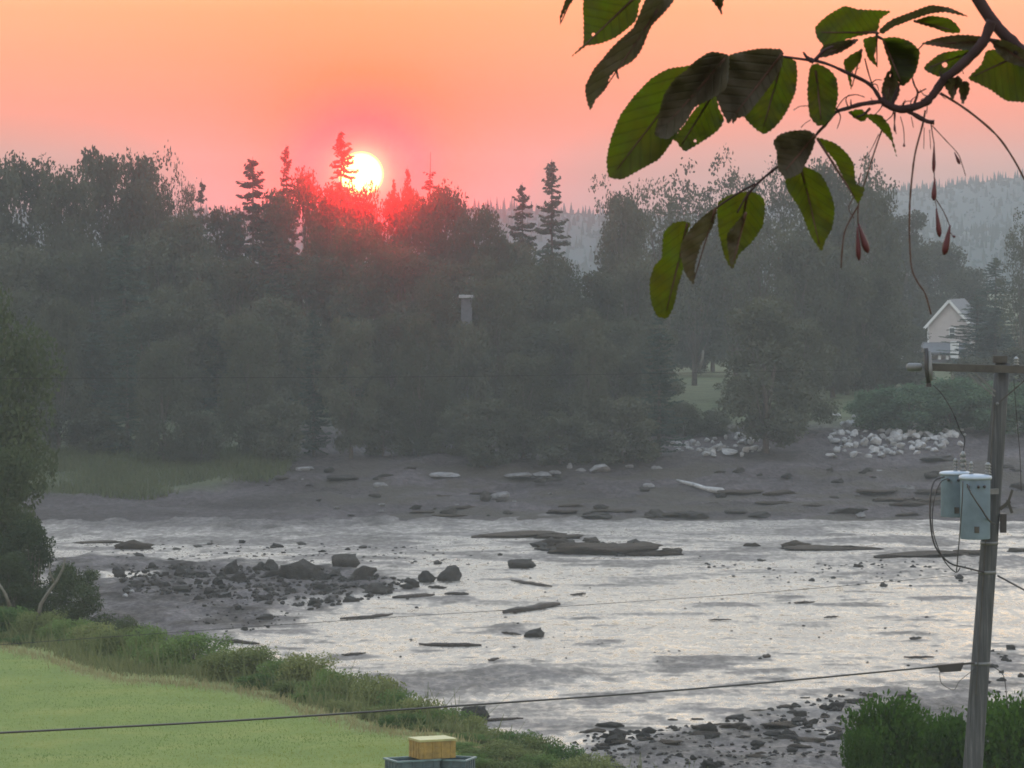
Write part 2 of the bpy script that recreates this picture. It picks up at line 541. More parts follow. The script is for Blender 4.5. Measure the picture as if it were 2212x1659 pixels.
left_marsh = 0.8 * sstep(244.5, 249.5, Y + (fbm(X * 0.3, Y * 0.3) - 0.5) * 6 - np.clip((X + 20) * 0.9, 0, 9)) * (1 - sstep(-16, -11.0, X))
grass = np.maximum(sstep(268, 276, Y + (fbm(X * 0.3, Y * 0.3 + 8) - 0.5) * 6), left_marsh)
set_attr(me, 'grass', grass)
weed = sstep(0.48, 0.62, fbm(X * 0.35 + 3, Y * 0.7, 4)) * sstep(231, 236, Y) * (1 - sstep(252, 262, Y)) * sstep(-16, -8, X)
set_attr(me, 'weed', 0.8 * weed)
tag(mesh_obj('far_shore', me), 'dark gravelly shore rising from the mudflat to the trees', kind='structure')

# lawn and near bank
t = NT('lawn_grass')
dryg = t.attr('dry_grass')
l1 = t.noise(0.9, 5, 0.65, 'Object', (0.5, 0.28, 1)); l2 = t.noise(9.0, 4, 0.7, 'Object', (1, 0.4, 1))
lawn_c = t.ramp(l1, [(0.30, (0.080, 0.122, 0.020)), (0.5, (0.108, 0.150, 0.025)), (0.7, (0.158, 0.176, 0.036))])
lawn_c = t.mix(t.math('MULTIPLY', l2, 0.5), lawn_c, (0.09, 0.125, 0.034))
dry_c = t.ramp(l2, [(0.3, (0.16, 0.15, 0.08)), (0.7, (0.27, 0.245, 0.15))])
lc = t.mix(dryg, lawn_c, dry_c)
M_lawn = t.done(t.bsdf(lc, 0.85, 0, 0.15, t.bump(l2, 0.12)))
xs = np.concatenate([np.linspace(-120, -31, 12), np.linspace(-30, 30, 170), np.linspace(31, 120, 12)])
ys = np.concatenate([np.linspace(-18, 66, 20), np.linspace(67, 172, 200)])
X, Y = np.meshgrid(xs, ys)
E = edge_y(X)
nearw = 1 - sstep(3, 12, Y - E)
Z = lawn_h(X, Y)
me = grid_mesh('lawn', X, Y, Z, M_lawn)
wob = (fbm(X * 0.5, Y * 0.4 + 3, 3) - 0.5) * 3.5
set_attr(me, 'dry_grass', 0.32 * sstep(-2.4, -0.2, Y - E + wob) * (1 - 0.4 * sstep(0, 3, Y - E)))
tag(mesh_obj('lawn', me), 'mown green lawn sloping down to the shrubs by the shore', kind='structure')

# ------------------------------------------------------------------ hills
def ridge(name, label, dxs, dys, yr, depth, seed, mat, spike):
    px = np.array([P(a, b, yr).x for a, b in zip(dxs, dys)]); pz = np.array([P(a, b, yr).z for a, b in zip(dxs, dys)])
    x = np.linspace(-900, 900, 500)
    z = np.interp(x, px, pz)
    v = np.linspace(-1, 1, 13)
    X, Vv = np.meshgrid(x, v)
    Yg = yr + Vv * depth
    prof = np.cos(Vv * math.pi / 2) ** 0.8
    Zg = -0.3 + (np.interp(X, px, pz) + 0.3) * prof + (fbm(X * 0.021 + seed, Yg * 0.021, 4) - 0.5) * 3 * prof
    o = tag(mesh_obj(name, grid_mesh(name, X, Yg, Zg, mat)), label, kind='structure')
    # trees over the slope: one mass nobody could count
    r = np.random.default_rng(seed)
    n = 11000
    tx = r.uniform(-260, 260, n); tv = r.uniform(-0.95, 0.25, n); ty = yr + tv * depth
    tz = -0.3 + (np.interp(tx, px, pz) + 0.3) * np.cos(tv * math.pi / 2) ** 0.8 + (fbm(tx * 0.021 + seed, ty * 0.021, 4) - 0.5) * 3 * np.cos(tv * math.pi / 2) ** 0.8
    hh = r.uniform(3, 6.5, n) * spike; ww = r.uniform(2.2, 5.0, n) * spike
    conif = r.random(n) < 0.25
    V = []
    for a in (0.0, math.pi / 2):
        ca, sa = math.cos(a), math.sin(a)
        q = np.zeros((n, 4, 3))
        wtop = np.where(conif, 0.12, 0.75)
        for k, (s, h0) in enumerate(((-1, 0), (1, 0), (1, 1), (-1, 1))):
            wid = ww * (0.5 if h0 == 0 else 0.5 * wtop) * s
            q[:, k, 0] = tx + wid * ca; q[:, k, 1] = ty + wid * sa
            q[:, k, 2] = tz - 1.0 + h0 * (hh + np.where(conif, 2.0, 0)) + (0 if h0 == 0 else 1) * r.uniform(-0.6, 0.6, n)
        V.append(q)
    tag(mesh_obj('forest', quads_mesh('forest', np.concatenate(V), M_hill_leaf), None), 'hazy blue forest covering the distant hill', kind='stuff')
    return o
M_hill = mat_plain('hill_ground', (0.021, 0.031, 0.034), 0.9, 0, 0.1, 0.15, 0.05)  # haze blue in the colour here too, matching the hill leaves
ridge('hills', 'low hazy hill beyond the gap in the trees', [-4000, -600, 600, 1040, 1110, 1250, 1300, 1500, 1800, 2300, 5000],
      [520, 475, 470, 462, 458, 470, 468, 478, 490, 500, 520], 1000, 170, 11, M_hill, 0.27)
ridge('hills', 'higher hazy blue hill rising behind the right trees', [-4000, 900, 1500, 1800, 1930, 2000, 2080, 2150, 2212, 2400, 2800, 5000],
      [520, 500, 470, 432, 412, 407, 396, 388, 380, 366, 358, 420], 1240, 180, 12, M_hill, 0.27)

# ------------------------------------------------------------------ haze
t = NT('haze_air')
v1 = t.n('ShaderNodeVolumePrincipled')
HAZE = 0.00024
v1.inputs['Color'].default_value = (0.70, 0.90, 1.0, 1)
v1.inputs['Density'].default_value = HAZE
v1.inputs['Anisotropy'].default_value = 0.0
v2 = t.n('ShaderNodeVolumePrincipled')       # larger smoke droplets: strongly forward
v2.inputs['Color'].default_value = (1.0, 0.9, 0.85, 1)
v2.inputs['Density'].default_value = 0.00017
v2.inputs['Anisotropy'].default_value = 0.9975
av = t.n('ShaderNodeAddShader')
t.l(v1.outputs[0], av.inputs[0]); t.l(v2.outputs[0], av.inputs[1])
t.l(av.outputs[0], t.out.inputs['Volume'])
HB = MB().box((0, 720, 20.8), (2900, 1520, 44.4))
hz = HB.obj('haze', t.m)
tag(hz, 'thin smoky haze hanging over the whole bay', kind='stuff')

# ------------------------------------------------------------------ trees
def kites(C, size, r, outdir=None, aspect=0.55, flat=0.0):
    "leaf sprays: one bent kite each, at centres C (n,3)"
    n = len(C)
    a = r.normal(size=(n, 3))
    if outdir is not None: a = a * 0.8 + outdir * 1.0
    a[:, 2] *= (1 - flat)
    a /= np.linalg.norm(a, axis=1, keepdims=True) + 1e-9
    b = r.normal(size=(n, 3)); b -= a * np.sum(a * b, 1, keepdims=True)
    b /= np.linalg.norm(b, axis=1, keepdims=True) + 1e-9
    c = np.cross(a, b)
    s = (size * r.uniform(0.6, 1.35, n))[:, None]
    V = np.empty((n, 4, 3))
    V[:, 0] = C - a * s * 0.5
    V[:, 1] = C + b * s * aspect * 0.5 + c * s * 0.10 * r.normal(size=(n, 1)) - a * s * 0.05
    V[:, 2] = C + a * s * 0.5
    V[:, 3] = C - b * s * aspect * 0.5 + c * s * 0.10 * r.normal(size=(n, 1)) + a * s * 0.08
    return V

def broad_variant(seed, H, R, nl, nleaf, leaf, mat, low=0.12, airy=0.0, bark=None, lob=(0.16, 0.27)):
    "a broadleaf tree: trunk with limbs, crown of leaf sprays; returns (trunk mesh, crown mesh)"
    r = np.random.default_rng(seed)
    C = []; Rl = []
    for i in range(nl):
        hz = low + (0.97 - low) * ((i + 0.5) / nl)
        prof = math.sin(math.pi * min(1, (hz - low * 0.6) / (1.06 - low * 0.6)) ** 0.8) ** 0.55
        rad = R * prof * r.uniform(0.25, 0.85)
        an = i * 2.39996 + r.uniform(-0.5, 0.5)
        rr = R * r.uniform(*lob) * (1.7 if not airy else 1.15) * (0.65 + 0.45 * prof)
        zc = min(hz * H, H - rr * 0.75)
        C.append((rad * math.cos(an), rad * math.sin(an), zc)); Rl.append(rr)
    C = np.array(C); Rl = np.array(Rl)
    w = Rl ** 2; w /= w.sum()
    k = r.choice(nl, nleaf, p=w)
    d = r.normal(size=(nleaf, 3)); d /= np.linalg.norm(d, axis=1, keepdims=True)
    rad = r.random(nleaf) ** (0.45 if not airy else 0.6)
    # ragged lobes: twigs reach out unevenly
    fr = 0.75 + 0.5 * r.random((nl, 40))[k, (np.floor((np.arctan2(d[:, 1], d[:, 0]) + math.pi) / 6.2832 * 8).astype(int) * 5 + np.clip(np.floor((d[:, 2] + 1) * 2.5), 0, 4).astype(int)) % 40]
    q = C[k] + d * (Rl[k] * rad * fr)[:, None] * np.array([1, 1, 0.78])
    if airy:
        cell = r.normal(size=(110, 3))
        tw = C[r.choice(nl, len(cell))] + cell * (R * 0.33) * np.array([1, 1, 0.7])
        kk = r.choice(len(tw), nleaf)
        q2 = tw[kk] + r.normal(size=(nleaf, 3)) * R * 0.085
        m = r.random(nleaf) < airy
        q[m] = q2[m]
    q = q[q[:, 2] > H * 0.02]
    od = q - np.array([0, 0, H * 0.45]); od /= np.linalg.norm(od, axis=1, keepdims=True) + 1e-9
    crown = quads_mesh('crown', kites(q, leaf, r, od * 0.6), mat)
    tb = MB()
    wob = [Vector((r.normal() * R * 0.05, r.normal() * R * 0.05, 0)) for _ in range(6)]
    pts = [Vector((0, 0, -0.6))] + [Vector((0, 0, H * f)) + wob[i] * (f * 1.5) for i, f in enumerate((0.12, 0.3, 0.5, 0.7, 0.88))]
    tr = H * 0.017
    tb.tube(pts, [tr * 1.35, tr, tr * 0.8, tr * 0.55, tr * 0.32, tr * 0.1], 7)
    for i in range(nl):
        a0 = max(0.1, C[i][2] / H - 0.25); j = min(4, int(a0 * 5)); b0 = pts[j] if j else Vector((0, 0, H * 0.1))
        mid = b0.lerp(Vector(C[i]), 0.55) + Vector((0, 0, -0.03 * H))
        tb.tube([b0, mid, Vector(C[i])], [tr * 0.38, tr * 0.25, tr * 0.08], 5)
    return tb.mesh('trunk', bark or M_bark, True), crown

def spruce_variant(seed, H, R, mat, bough=0.36, dens=1.0, power=0.6, gap=0.0, low=0.06):
    r = np.random.default_rng(seed)
    Cs = []; Ax = []; Sz = []
    tb = MB()
    tr = H * 0.012
    tb.tube([(0, 0, -0.6), (0, 0, H * 0.4), (r.normal() * 0.06, r.normal() * 0.06, H * 0.8), (0, 0, H)], [tr * 1.3, tr * 0.8, tr * 0.35, tr * 0.08], 7)
    z = H * low
    while z < H * 0.99:
        f = 1 - z / H
        rad = R * min(f ** power, f * 3.4) * r.uniform(0.72, 1.12)
        nb = max(3, int(r.integers(6, 9) * (0.6 + 0.4 * f)))
        if r.random() < gap: z += bough; continue
        for b in range(nb):
            an = r.uniform(0, 6.2832); rb = rad * r.uniform(0.45, 1.2) + 0.05; zj = z + r.uniform(-0.5, 0.5) * min(1, 2.5 * f)
            droop = r.uniform(0.02, 0.50) if f > 0.1 else -0.12
            n = max(3, int(rb / 0.125 * dens))
            tt = np.linspace(0.08, 1, n) ** 0.9
            px = np.cos(an) * rb * tt; py = np.sin(an) * rb * tt
            pz = zj - droop * rb * tt + 0.22 * rb * tt ** 3
            for side in (-1, 0, 1):
                wdt = 0.26 * rb * (1 - tt) * side + 0.05 * side
                Cs.append(np.stack([px - np.sin(an) * wdt, py + np.cos(an) * wdt, pz - 0.05 * abs(side) - 0.03 * r.random(n)], -1))
                ax = np.stack([np.full(n, math.cos(an) - math.sin(an) * side * 0.8), np.full(n, math.sin(an) + math.cos(an) * side * 0.8), np.full(n, -0.35)], -1)
                Ax.append(ax)
            if rb > 0.5 and b % 2 == 0:
                tb.tube([(0, 0, zj), (px[-1], py[-1], pz[-1])], [0.035, 0.01], 4, False)
        z += bough * r.uniform(0.7, 1.25) * (0.45 + 0.75 * f)
    C = np.concatenate(Cs); A = np.concatenate(Ax)
    V = kites(C, 0.32, r, A * 2.5, 0.42)
    return tb.mesh('trunk', M_bark, True), quads_mesh('crown', V, mat)

FAR_B = [broad_variant(100 + i, 15, 4.6 + 0.3 * (i % 3), 17 + i, 15000, 0.36, M_far_leaf, 0.08) for i in range(6)]
FAR_A = [broad_variant(200 + i, 15, 4.2, 20, 5200, 0.33, M_far_leaf, 0.30, 0.75) for i in range(4)]
FAR_U = [broad_variant(300 + i, 7, 3.6, 13, 9000, 0.32, M_far_leaf, 0.04) for i in range(3)]
FAR_G = [broad_variant(330 + i, 7, 3.6, 15, 9000, 0.30, M_green_far, 0.04) for i in range(2)]
FAR_S = [spruce_variant(400 + i, 16, 3.3, M_spruce, 0.40, 1.1, 0.66 - 0.08 * (i % 2), 0.03) for i in range(5)]
FAR_D = [spruce_variant(500 + i, 16, 2.3, M_spruce, 0.55, 0.6, 0.7, 0.3) for i in range(2)]
NATURAL = {'B': (15, 4.75, FAR_B), 'A': (15, 4.1, FAR_A), 'U': (7, 3.5, FAR_U), 'S': (16, 3.2, FAR_S), 'D': (16, 2.2, FAR_D)}
NAME = {'B': 'broadleaf_tree', 'A': 'broadleaf_tree', 'U': 'low_tree', 'S': 'spruce_tree', 'D': 'spruce_tree'}
_cnt = {}
def tree(kind, dx, top, Y, w, label, group, ground=None, cat='tree', mats=None):
    H0, R0, var = NATURAL[kind]
    var = mats or var
    i = _cnt.get(kind, 0); _cnt[kind] = i + 1
    p = P(dx, top, Y)
    z0 = far_z(p.x, Y) - 0.1 if ground is None else ground
    h = p.z - z0
    sx = (w * K * Y * 0.5) / R0
    o = empty(NAME[kind], (p.x, Y, z0), rng.uniform(0, 6.28), (sx, sx, h / H0))
    tag(o, label, cat, group)
    tm, cm = var[i % len(var)]
    mesh_obj('trunk', tm, o); mesh_obj('crown', cm, o)
    return o

G_WOOD = 'trees of the wood across the mudflat'
SKYLINE = [
 ('B', -40, 316, 300, 230, 'broad dark tree on the skyline at the left frame edge'),
 ('B', 62, 332, 305, 200, 'dark round tree second from the left on the skyline'),
 ('B', 150, 362, 296, 190, 'slightly lower dark tree in the dip of the left skyline'),
 ('B', 232, 318, 303, 200, 'tall round-topped tree forming the left peak of the skyline'),
 ('B', 300, 332, 309, 170, 'dark tree leaning against the left skyline peak, on its right side'),
 ('A', 350, 372, 297, 120, 'ragged tree with sky showing through, right of the left skyline peak'),
 ('A', 398, 398, 300, 80, 'thin feathery treetop just left of the smallest spruce tip'),
 ('B', 400, 455, 292, 150, 'rounded tree below the smallest spruce tip'),
 ('S', 435, 385, 312, 110, 'small spindly spruce tip alone in the dip of the skyline'),
 ('B', 487, 446, 303, 150, 'low dark tree between the small spruce tip and the broad spruce'),
 ('S', 546, 338, 300, 190, 'broad tiered spruce standing left of the sun'),
 ('S', 618, 312, 306, 120, 'pointed spruce between the broad spruce and the sun'),
 ('B', 662, 366, 309, 150, 'reddish hazy treetop left below the sun'),
 ('S', 738, 283, 303, 190, 'tall red-lit spruce overlapping the left edge of the sun'),
 ('B', 778, 397, 301, 120, 'leafy treetop with the sun sitting on its crown'),
 ('S', 850, 384, 309, 60, 'shorter of the twin pointed treetops right of the sun'),
 ('S', 880, 357, 312, 70, 'taller of the twin pointed treetops right of the sun'),
 ('B', 852, 402, 300, 140, 'red-tinted broad tree under the twin points right of the sun'),
 ('D', 930, 328, 307, 110, 'bare-topped spruce right of the twin points'),
 ('B', 965, 398, 301, 150, 'brownish round tree under the bare-topped spruce'),
 ('B', 1035, 440, 297, 150, 'rounded brown tree at the right end of the sunlit skyline'),
 ('B', 596, 408, 304, 150, 'round tree filling the skyline between the broad and the pointed spruce'),
 ('B', 712, 396, 298, 140, 'round reddish tree under the red-lit spruce'),
 ('B', 912, 412, 298, 130, 'round tree between the twin points and the bare-topped spruce'),
 ('B', 1080, 505, 292, 120, 'low round tree closing the skyline before the clear spruces'),
 ('S', 1128, 394, 313, 130, 'shorter of the two spruces standing clear against the sky'),
 ('S', 1192, 344, 306, 165, 'taller of the two spruces standing clear against the sky'),
 ('B', 1120, 520, 295, 150, 'dense dark tree under the shorter clear spruce'),
 ('B', 1205, 545, 292, 110, 'dense dark tree under the taller clear spruce'),
 ('B', 1345, 415, 303, 150, 'tree at the right edge of the gap with the distant hill'),
 ('A', 1352, 408, 299, 130, 'ragged outer branches at the right edge of the hill gap'),
 ('A', 1425, 402, 312, 150, 'airy treetop right of the hill gap, behind the lower leaves'),
 ('A', 1500, 382, 327, 170, 'airy pale-stemmed tree right of the gap, hill showing through it'),
 ('A', 1590, 376, 331, 170, 'airy tree with lacy top above the low green leaves'),
 ('A', 1680, 374, 333, 160, 'lacy treetop just left of the folded dark leaf'),
 ('B', 1790, 347, 318, 190, 'tall dense tree peaking behind the big hanging leaf'),
 ('A', 1865, 352, 316, 150, 'ragged right shoulder of the tall tree behind the leaves'),
 ('B', 1880, 400, 322, 150, 'dense grey-green tree beside the tall peak, above the boulders'),
 ('B', 1945, 455, 402, 180, 'green sloping tree on the right, above the house roof'),
 ('B', 2030, 520, 425, 180, 'green sloping tree lower on the right, behind the house'),
 ('B', 2090, 575, 420, 150, 'hazy tree directly behind the house roof'),
 ('S', 2150, 556, 372, 150, 'dark spruce rising over the right side of the house'),
 ('S', 2112, 640, 366, 200, 'spruce with drooping boughs in front of the house gable'),
 ('A', 2206, 478, 352, 110, 'thin tree at the right frame edge against the hill'),
 ('S', 2215, 640, 360, 110, 'spruce cut by the right frame edge beside the house'),
]
for k, dx, top, Y, w, lab in SKYLINE:
    tree(k, dx, top, Y, w, lab, G_WOOD)
LAND = [(0, 'the left frame edge'), (62, 'the second skyline tree'), (150, 'the left skyline dip'), (232, 'the left skyline peak'), (350, 'the ragged skyline tree'), (435, 'the smallest spruce tip'), (546, 'the broad tiered spruce'), (618, 'the pointed spruce'),
        (700, 'the red-lit spruce'), (780, 'the sun'), (870, 'the twin points'), (930, 'the bare-topped spruce'), (1008, 'the grey cottage'), (1080, 'the sunlit skyline end'), (1128, 'the shorter clear spruce'), (1192, 'the taller clear spruce'), (1265, 'the hill gap'), (1340, 'the tree beside the gap'),
        (1425, 'the first lacy treetop'), (1500, 'the pale-stemmed tree'), (1580, 'the low green leaves'), (1655, 'the broad shore tree'), (1730, 'the folded dark leaf'), (1790, 'the tall peak'), (1870, 'the ragged shoulder'), (1950, 'the sloping green tree'), (2051, 'the house'), (2150, 'the right-hand spruce')]
_seen = set()
def spot(row, dx):
    k = min(LAND, key=lambda q: abs(q[0] - dx))
    side = 'directly below' if abs(k[0] - dx) < 14 else ('below left of' if dx < k[0] else 'below right of')
    return side + ' ' + k[1]
def wood_label(kind, row, dx):
    base = {'B': 'hazy broadleaf tree', 'A': 'airy hazy tree', 'S': 'dark hazy spruce', 'U': 'low bushy tree'}[kind]
    where = {'up': 'in the upper wood', 'low': 'in the lower wood', 'shore': 'at the shore', 'deep': 'deep in the wood'}[row]
    s_ = f'{base} {where}, {spot(row, dx)}'
    if s_ in _seen: s_ = 'shorter ' + s_
    _seen.add(s_)
    return s_
# rows inside the wood
for i, dx in enumerate(range(-50, 1260, 82)):
    k = 'B' if i % 4 else 'S'; x_ = dx + rng.uniform(-22, 22)
    tree(k, x_, rng.uniform(470, 560) + (40 if dx > 1050 else 0), rng.uniform(283, 292), rng.uniform(180, 230), wood_label(k, 'up', x_), G_WOOD)
for i, dx in enumerate(range(20, 1290, 92)):
    k = 'S' if i % 3 == 2 else 'B'
    if 930 < dx < 1060: continue
    x_ = dx + rng.uniform(-20, 20)
    tree(k, x_, rng.uniform(600, 720), rng.uniform(272, 279), rng.uniform(170, 220), wood_label(k, 'low', x_), G_WOOD)
for i, dx in enumerate(range(60, 1440, 76)):
    x_ = dx + rng.uniform(-18, 18)
    k = ('U', 'B', 'U', 'S', 'B')[i % 5]
    tp = {'U': rng.uniform(830, 915), 'B': rng.uniform(640, 790), 'S': rng.uniform(660, 760)}[k]
    if 940 < x_ < 1075: k = 'U'; tp = rng.uniform(830, 900)
    tree(k, x_, tp, rng.uniform(254.5, 259.5), {'U': rng.uniform(120, 170), 'B': rng.uniform(120, 170), 'S': rng.uniform(110, 150)}[k], wood_label(k, 'shore', x_), 'trees along the foot of the wood')
for dx, top, Y, w, k in [(938, 600, 275, 130, 'B'), (1072, 600, 275, 130, 'B'), (1008, 694, 271, 130, 'U'), (1290, 585, 284, 170, 'B'), (1375, 560, 288, 170, 'B'), (1330, 690, 274, 170, 'B'), (1410, 700, 272, 140, 'B'),
                      (1450, 520, 352, 150, 'B'), (1540, 500, 360, 160, 'B'), (1500, 620, 350, 140, 'B'), (1600, 540, 348, 140, 'B'),
                      (1640, 470, 300, 150, 'A'), (1720, 500, 296, 170, 'B'), (1800, 520, 300, 180, 'B'), (1870, 570, 306, 170, 'B'), (1830, 660, 312, 150, 'B'), (1900, 640, 318, 140, 'B'), (1890, 700, 325, 140, 'B'),
                      (1990, 640, 430, 150, 'B'), (2140, 700, 440, 160, 'B'), (1960, 700, 335, 100, 'B'), (1230, 640, 284, 120, 'B')]:
    tree(k, dx, top, Y, w, wood_label(k, 'deep', dx), G_WOOD)
tree('B', 1655, 640, 259.5, 240, 'broad tree reaching down to the shore between the two boulder slopes', G_WOOD)
tree('B', 1730, 690, 268, 170, 'smaller tree against the right side of the broad shore tree', G_WOOD)
for dx, top, Y, w, nn in [(1420, 880, 268, 110, 'left'), (1480, 868, 267, 100, 'middle'), (1540, 885, 266, 90, 'right')]:
    tree('U', dx, top, Y, w, f'{nn} one of three dark low bushes between the left boulder slope and the far lawn', 'bushes above the left boulder slope', cat='bush')
for dx, top, Y, w, lab in [(1885, 842, 269, 130, 'rounded green bush above the left part of the right boulder slope'), (1965, 828, 268, 190, 'wide green bush in the middle above the right boulder slope'),
                      (2055, 815, 269, 190, 'tall green bush below the house'), (2140, 822, 268, 170, 'green bush behind the utility pole, above the boulders'), (2222, 826, 269, 150, 'green bush at the right frame edge above the shore')]:
    tree('U', dx, top, Y, w, lab, 'green bushes above the right boulder slope', cat='bush', mats=FAR_G)

tree('S', 2150, 662, 362, 170, 'second spruce hiding the right half of the house', G_WOOD)
for dx, top, Y, w, lab in [(1890, 752, 322, 170, 'dark bush bank left of the house porch'), (1975, 776, 318, 120, 'dark bush in front of the porch, left side'), (2110, 772, 320, 150, 'dark bush in front of the porch, right side'), (2205, 750, 322, 150, 'dark bush beside the house at the right frame edge')]:
    tree('U', dx, top, Y, w, lab, 'dark bushes round the house', cat='bush')
# pale leaning trunk on the far lawn
p = P(1510, 800, 292); q = P(1519, 757, 292)
o = tag(MB().tube([p, p.lerp(q, 0.55) + Vector((0.05, 0, 0)), q], [0.11, 0.1, 0.07], 7).obj('dead_trunk', M_pale_bark, None, True), 'slim pale dead trunk leaning at the top of the small far lawn', 'tree trunk')
for pts in ([(505, 820), (522, 845), (540, 862)],):
    pp = [P(a, b, 258.5) for a, b in pts]
    tag(MB().tube(pp, [0.04, 0.04, 0.03], 6).obj('bare_branch', M_grey_bark, None, True), 'thin pale bare branch against the dark foot of the wood', 'branch')

# marsh grass on the far bank at the left
r = np.random.default_rng(5)
n = 15000
x = r.uniform(-31, -12.5, n); y = 245.5 + r.random(n) * 15
ok = (y > 246.0 + (fbm(x * 0.3, y * 0.3) - 0.5) * 7 + np.clip((x + 20) * 0.9, 0, 9) + r.exponential(0.8, n))
x, y = x[ok], y[ok]; n = len(x)
z = far_h(x, y)
hh = r.uniform(0.2, 0.65, n); a = r.uniform(0, math.pi, n); w = 0.05
lean = r.normal(size=(n, 2)) * 0.15
V = np.empty((n, 4, 3))
for k, (s, f) in enumerate(((-1, 0), (1, 0), (0.3, 1), (-0.3, 1))):
    V[:, k, 0] = x + np.cos(a) * w * s + lean[:, 0] * f; V[:, k, 1] = y + np.sin(a) * w * s + lean[:, 1] * f; V[:, k, 2] = z - 0.15 + hh * f
M_marsh = mat_foliage('marsh_grass_blades', (0.045, 0.058, 0.028), (0.085, 0.095, 0.048), 0.25, None, 0.6)
tag(mesh_obj('marsh_grass', quads_mesh('marsh_grass', V, M_marsh)), 'green marsh grass on the far bank at the left', kind='stuff')

# ------------------------------------------------------------------ near shore trees at the left
NL = [broad_variant(600 + i, 9, 3.0, 18, 26000, 0.16, M_near_leaf, 0.05) for i in range(3)]
def near_tree(i, dx, top, Y, w, label, base=None, cat='tree', mats=None, nat=(9, 3.0), name='shore_tree', group=None):
    p = P(dx, top, Y)
    z0 = near_z(p.x, Y) - 0.05 if base is None else base
    sx = (w * K * Y * 0.5) / nat[1]
    o = empty(name, (p.x, Y, z0), rng.uniform(0, 6.28), (sx, sx, (p.z - z0) / nat[0]))
    tag(o, label, cat, group)
    tm, cm = (mats or NL)[i % len(mats or NL)]
    mesh_obj('trunk', tm, o); mesh_obj('crown', cm, o)
    return o
GS = 'shore trees at the left edge'
near_tree(0, -62, 560, 152, 400, 'tallest dark shore tree cut by the left frame edge', group=GS)
near_tree(1, -20, 955, 141, 270, 'mid-height green shore tree at the left edge, below the tallest one', group=GS)
near_tree(2, 70, 1120, 138, 200, 'lower grey-green shore tree in front of the bay at the left', group=GS)
near_tree(0, 165, 1215, 134, 170, 'dark bushy shore tree nearest to the muddy spit', group=GS)
near_tree(1, 20, 1190, 134, 170, 'dark bushy shore tree behind the pale trunk at the left edge', group=GS)
near_tree(2, 268, 1330, 131, 130, 'low olive tree at the lower right of the left tree group', group=GS)
def pale_tree(pts, Y, label):
    o = empty('pale_trunk', P(pts[0][0][0], pts[0][0][1], Y))
    tag(o, label, 'tree trunk', 'pale bare trunks at the left edge')
    for j, br in enumerate(pts):
        pp = [P(a, b, Y) - o.location for a, b in br]
        MB().tube(pp, np.linspace(0.06, 0.025, len(pp)).tolist() if j == 0 else np.linspace(0.035, 0.015, len(pp)).tolist(), 7).obj('trunk' if j == 0 else 'limb', M_pale_bark, o, True)
pale_tree([[(80, 1345), (88, 1305), (104, 1280), (122, 1255), (136, 1228), (141, 1205)], [(118, 1260), (108, 1238), (107, 1215)]], 127.5, 'forked pale bare trunk in front of the dark shore trees')
pale_tree([[(22, 1310), (10, 1280), (-6, 1255)]], 127.5, 'pale bare trunk leaning out of the left frame edge')

# ------------------------------------------------------------------ shrubs along the lawn edge
SH = [broad_variant(700 + i, 2.2, 1.35, 15, 9000, 0.10, M_shrub if i % 2 == 0 else M_shrub_green, 0.02, 0, None, (0.2, 0.32)) for i in range(5)]
SHRUBS = [(-45, 1322, 131, 130, 'pale green shrub at the left end of the lawn hedge'), (20, 1328, 130, 120, 'shrub right beside the pale trunk on the lawn edge'), (88, 1338, 128.5, 110, None), (150, 1352, 126.5, 110, None), (205, 1362, 125, 100, None), (262, 1372, 122, 110, None), (318, 1368, 120, 110, 'bright green shrub just left of the darkest hedge shrub'),
 (360, 1400, 117, 100, None), (420, 1382, 115, 140, 'darkest and densest green shrub of the hedge'), (492, 1424, 112, 100, None), (552, 1412, 111, 140, 'grey-green shrub where the bright mud begins'), (612, 1440, 109, 110, None), (655, 1428, 108, 120, None), (715, 1460, 105, 110, None), (760, 1470, 104, 120, None),
 (815, 1475, 102, 130, 'deep green shrub left of where the cable crosses the hedge'), (868, 1506, 100, 110, None), (915, 1522, 98.5, 110, None), (965, 1545, 97.5, 110, None), (1005, 1560, 97, 100, 'shrub behind the yellow crate'), (1060, 1588, 96, 110, None), (1115, 1596, 95, 110, None), (1165, 1605, 94.5, 110, None), (1215, 1622, 94, 110, None), (1275, 1646, 93, 110, 'last low shrub at the right end of the hedge')]
ORD = 'first second third fourth fifth sixth seventh eighth ninth tenth eleventh twelfth thirteenth fourteenth fifteenth sixteenth seventeenth eighteenth nineteenth twentieth'.split()
ORD += ['twenty-' + q for q in ORD[:9]]
for i, (dx, top, Y, w, lab) in enumerate(SHRUBS):
    near_tree(i, dx, top - 16, Y - 1.0, w * 1.35, lab or f'{ORD[i]} leafy green shrub from the left in the tall row of the hedge', None, 'shrub', SH, (2.2, 1.35), 'shrub', 'shrubs along the lawn edge')

# a lower row nearer the lawn
for i, (dx, top, Y, w) in enumerate([(-10, 1372, 127.5, 110), (60, 1378, 126.5, 110), (125, 1392, 125, 110), (180, 1408, 123, 100), (240, 1420, 120.5, 100), (300, 1426, 118, 110), (365, 1430, 115.5, 110), (430, 1440, 113, 110), (500, 1450, 110.5, 110), (570, 1462, 107.5, 110), (630, 1478, 105, 110), (690, 1500, 102.5, 110), (750, 1518, 100, 100), (810, 1532, 98, 100), (870, 1548, 96, 100), (930, 1572, 94.5, 110), (990, 1592, 93.5, 110), (1050, 1606, 93, 110), (1110, 1622, 92.5, 110), (1170, 1634, 92, 100), (1240, 1650, 91.5, 110)]):
    near_tree(i + 2, dx, top - 6, Y, w * 1.2, f'{ORD[i]} shrub from the left in the low lawn-side row of the hedge', None, 'shrub', SH, (2.2, 1.35), 'shrub', 'low shrubs on the lawn side of the hedge')

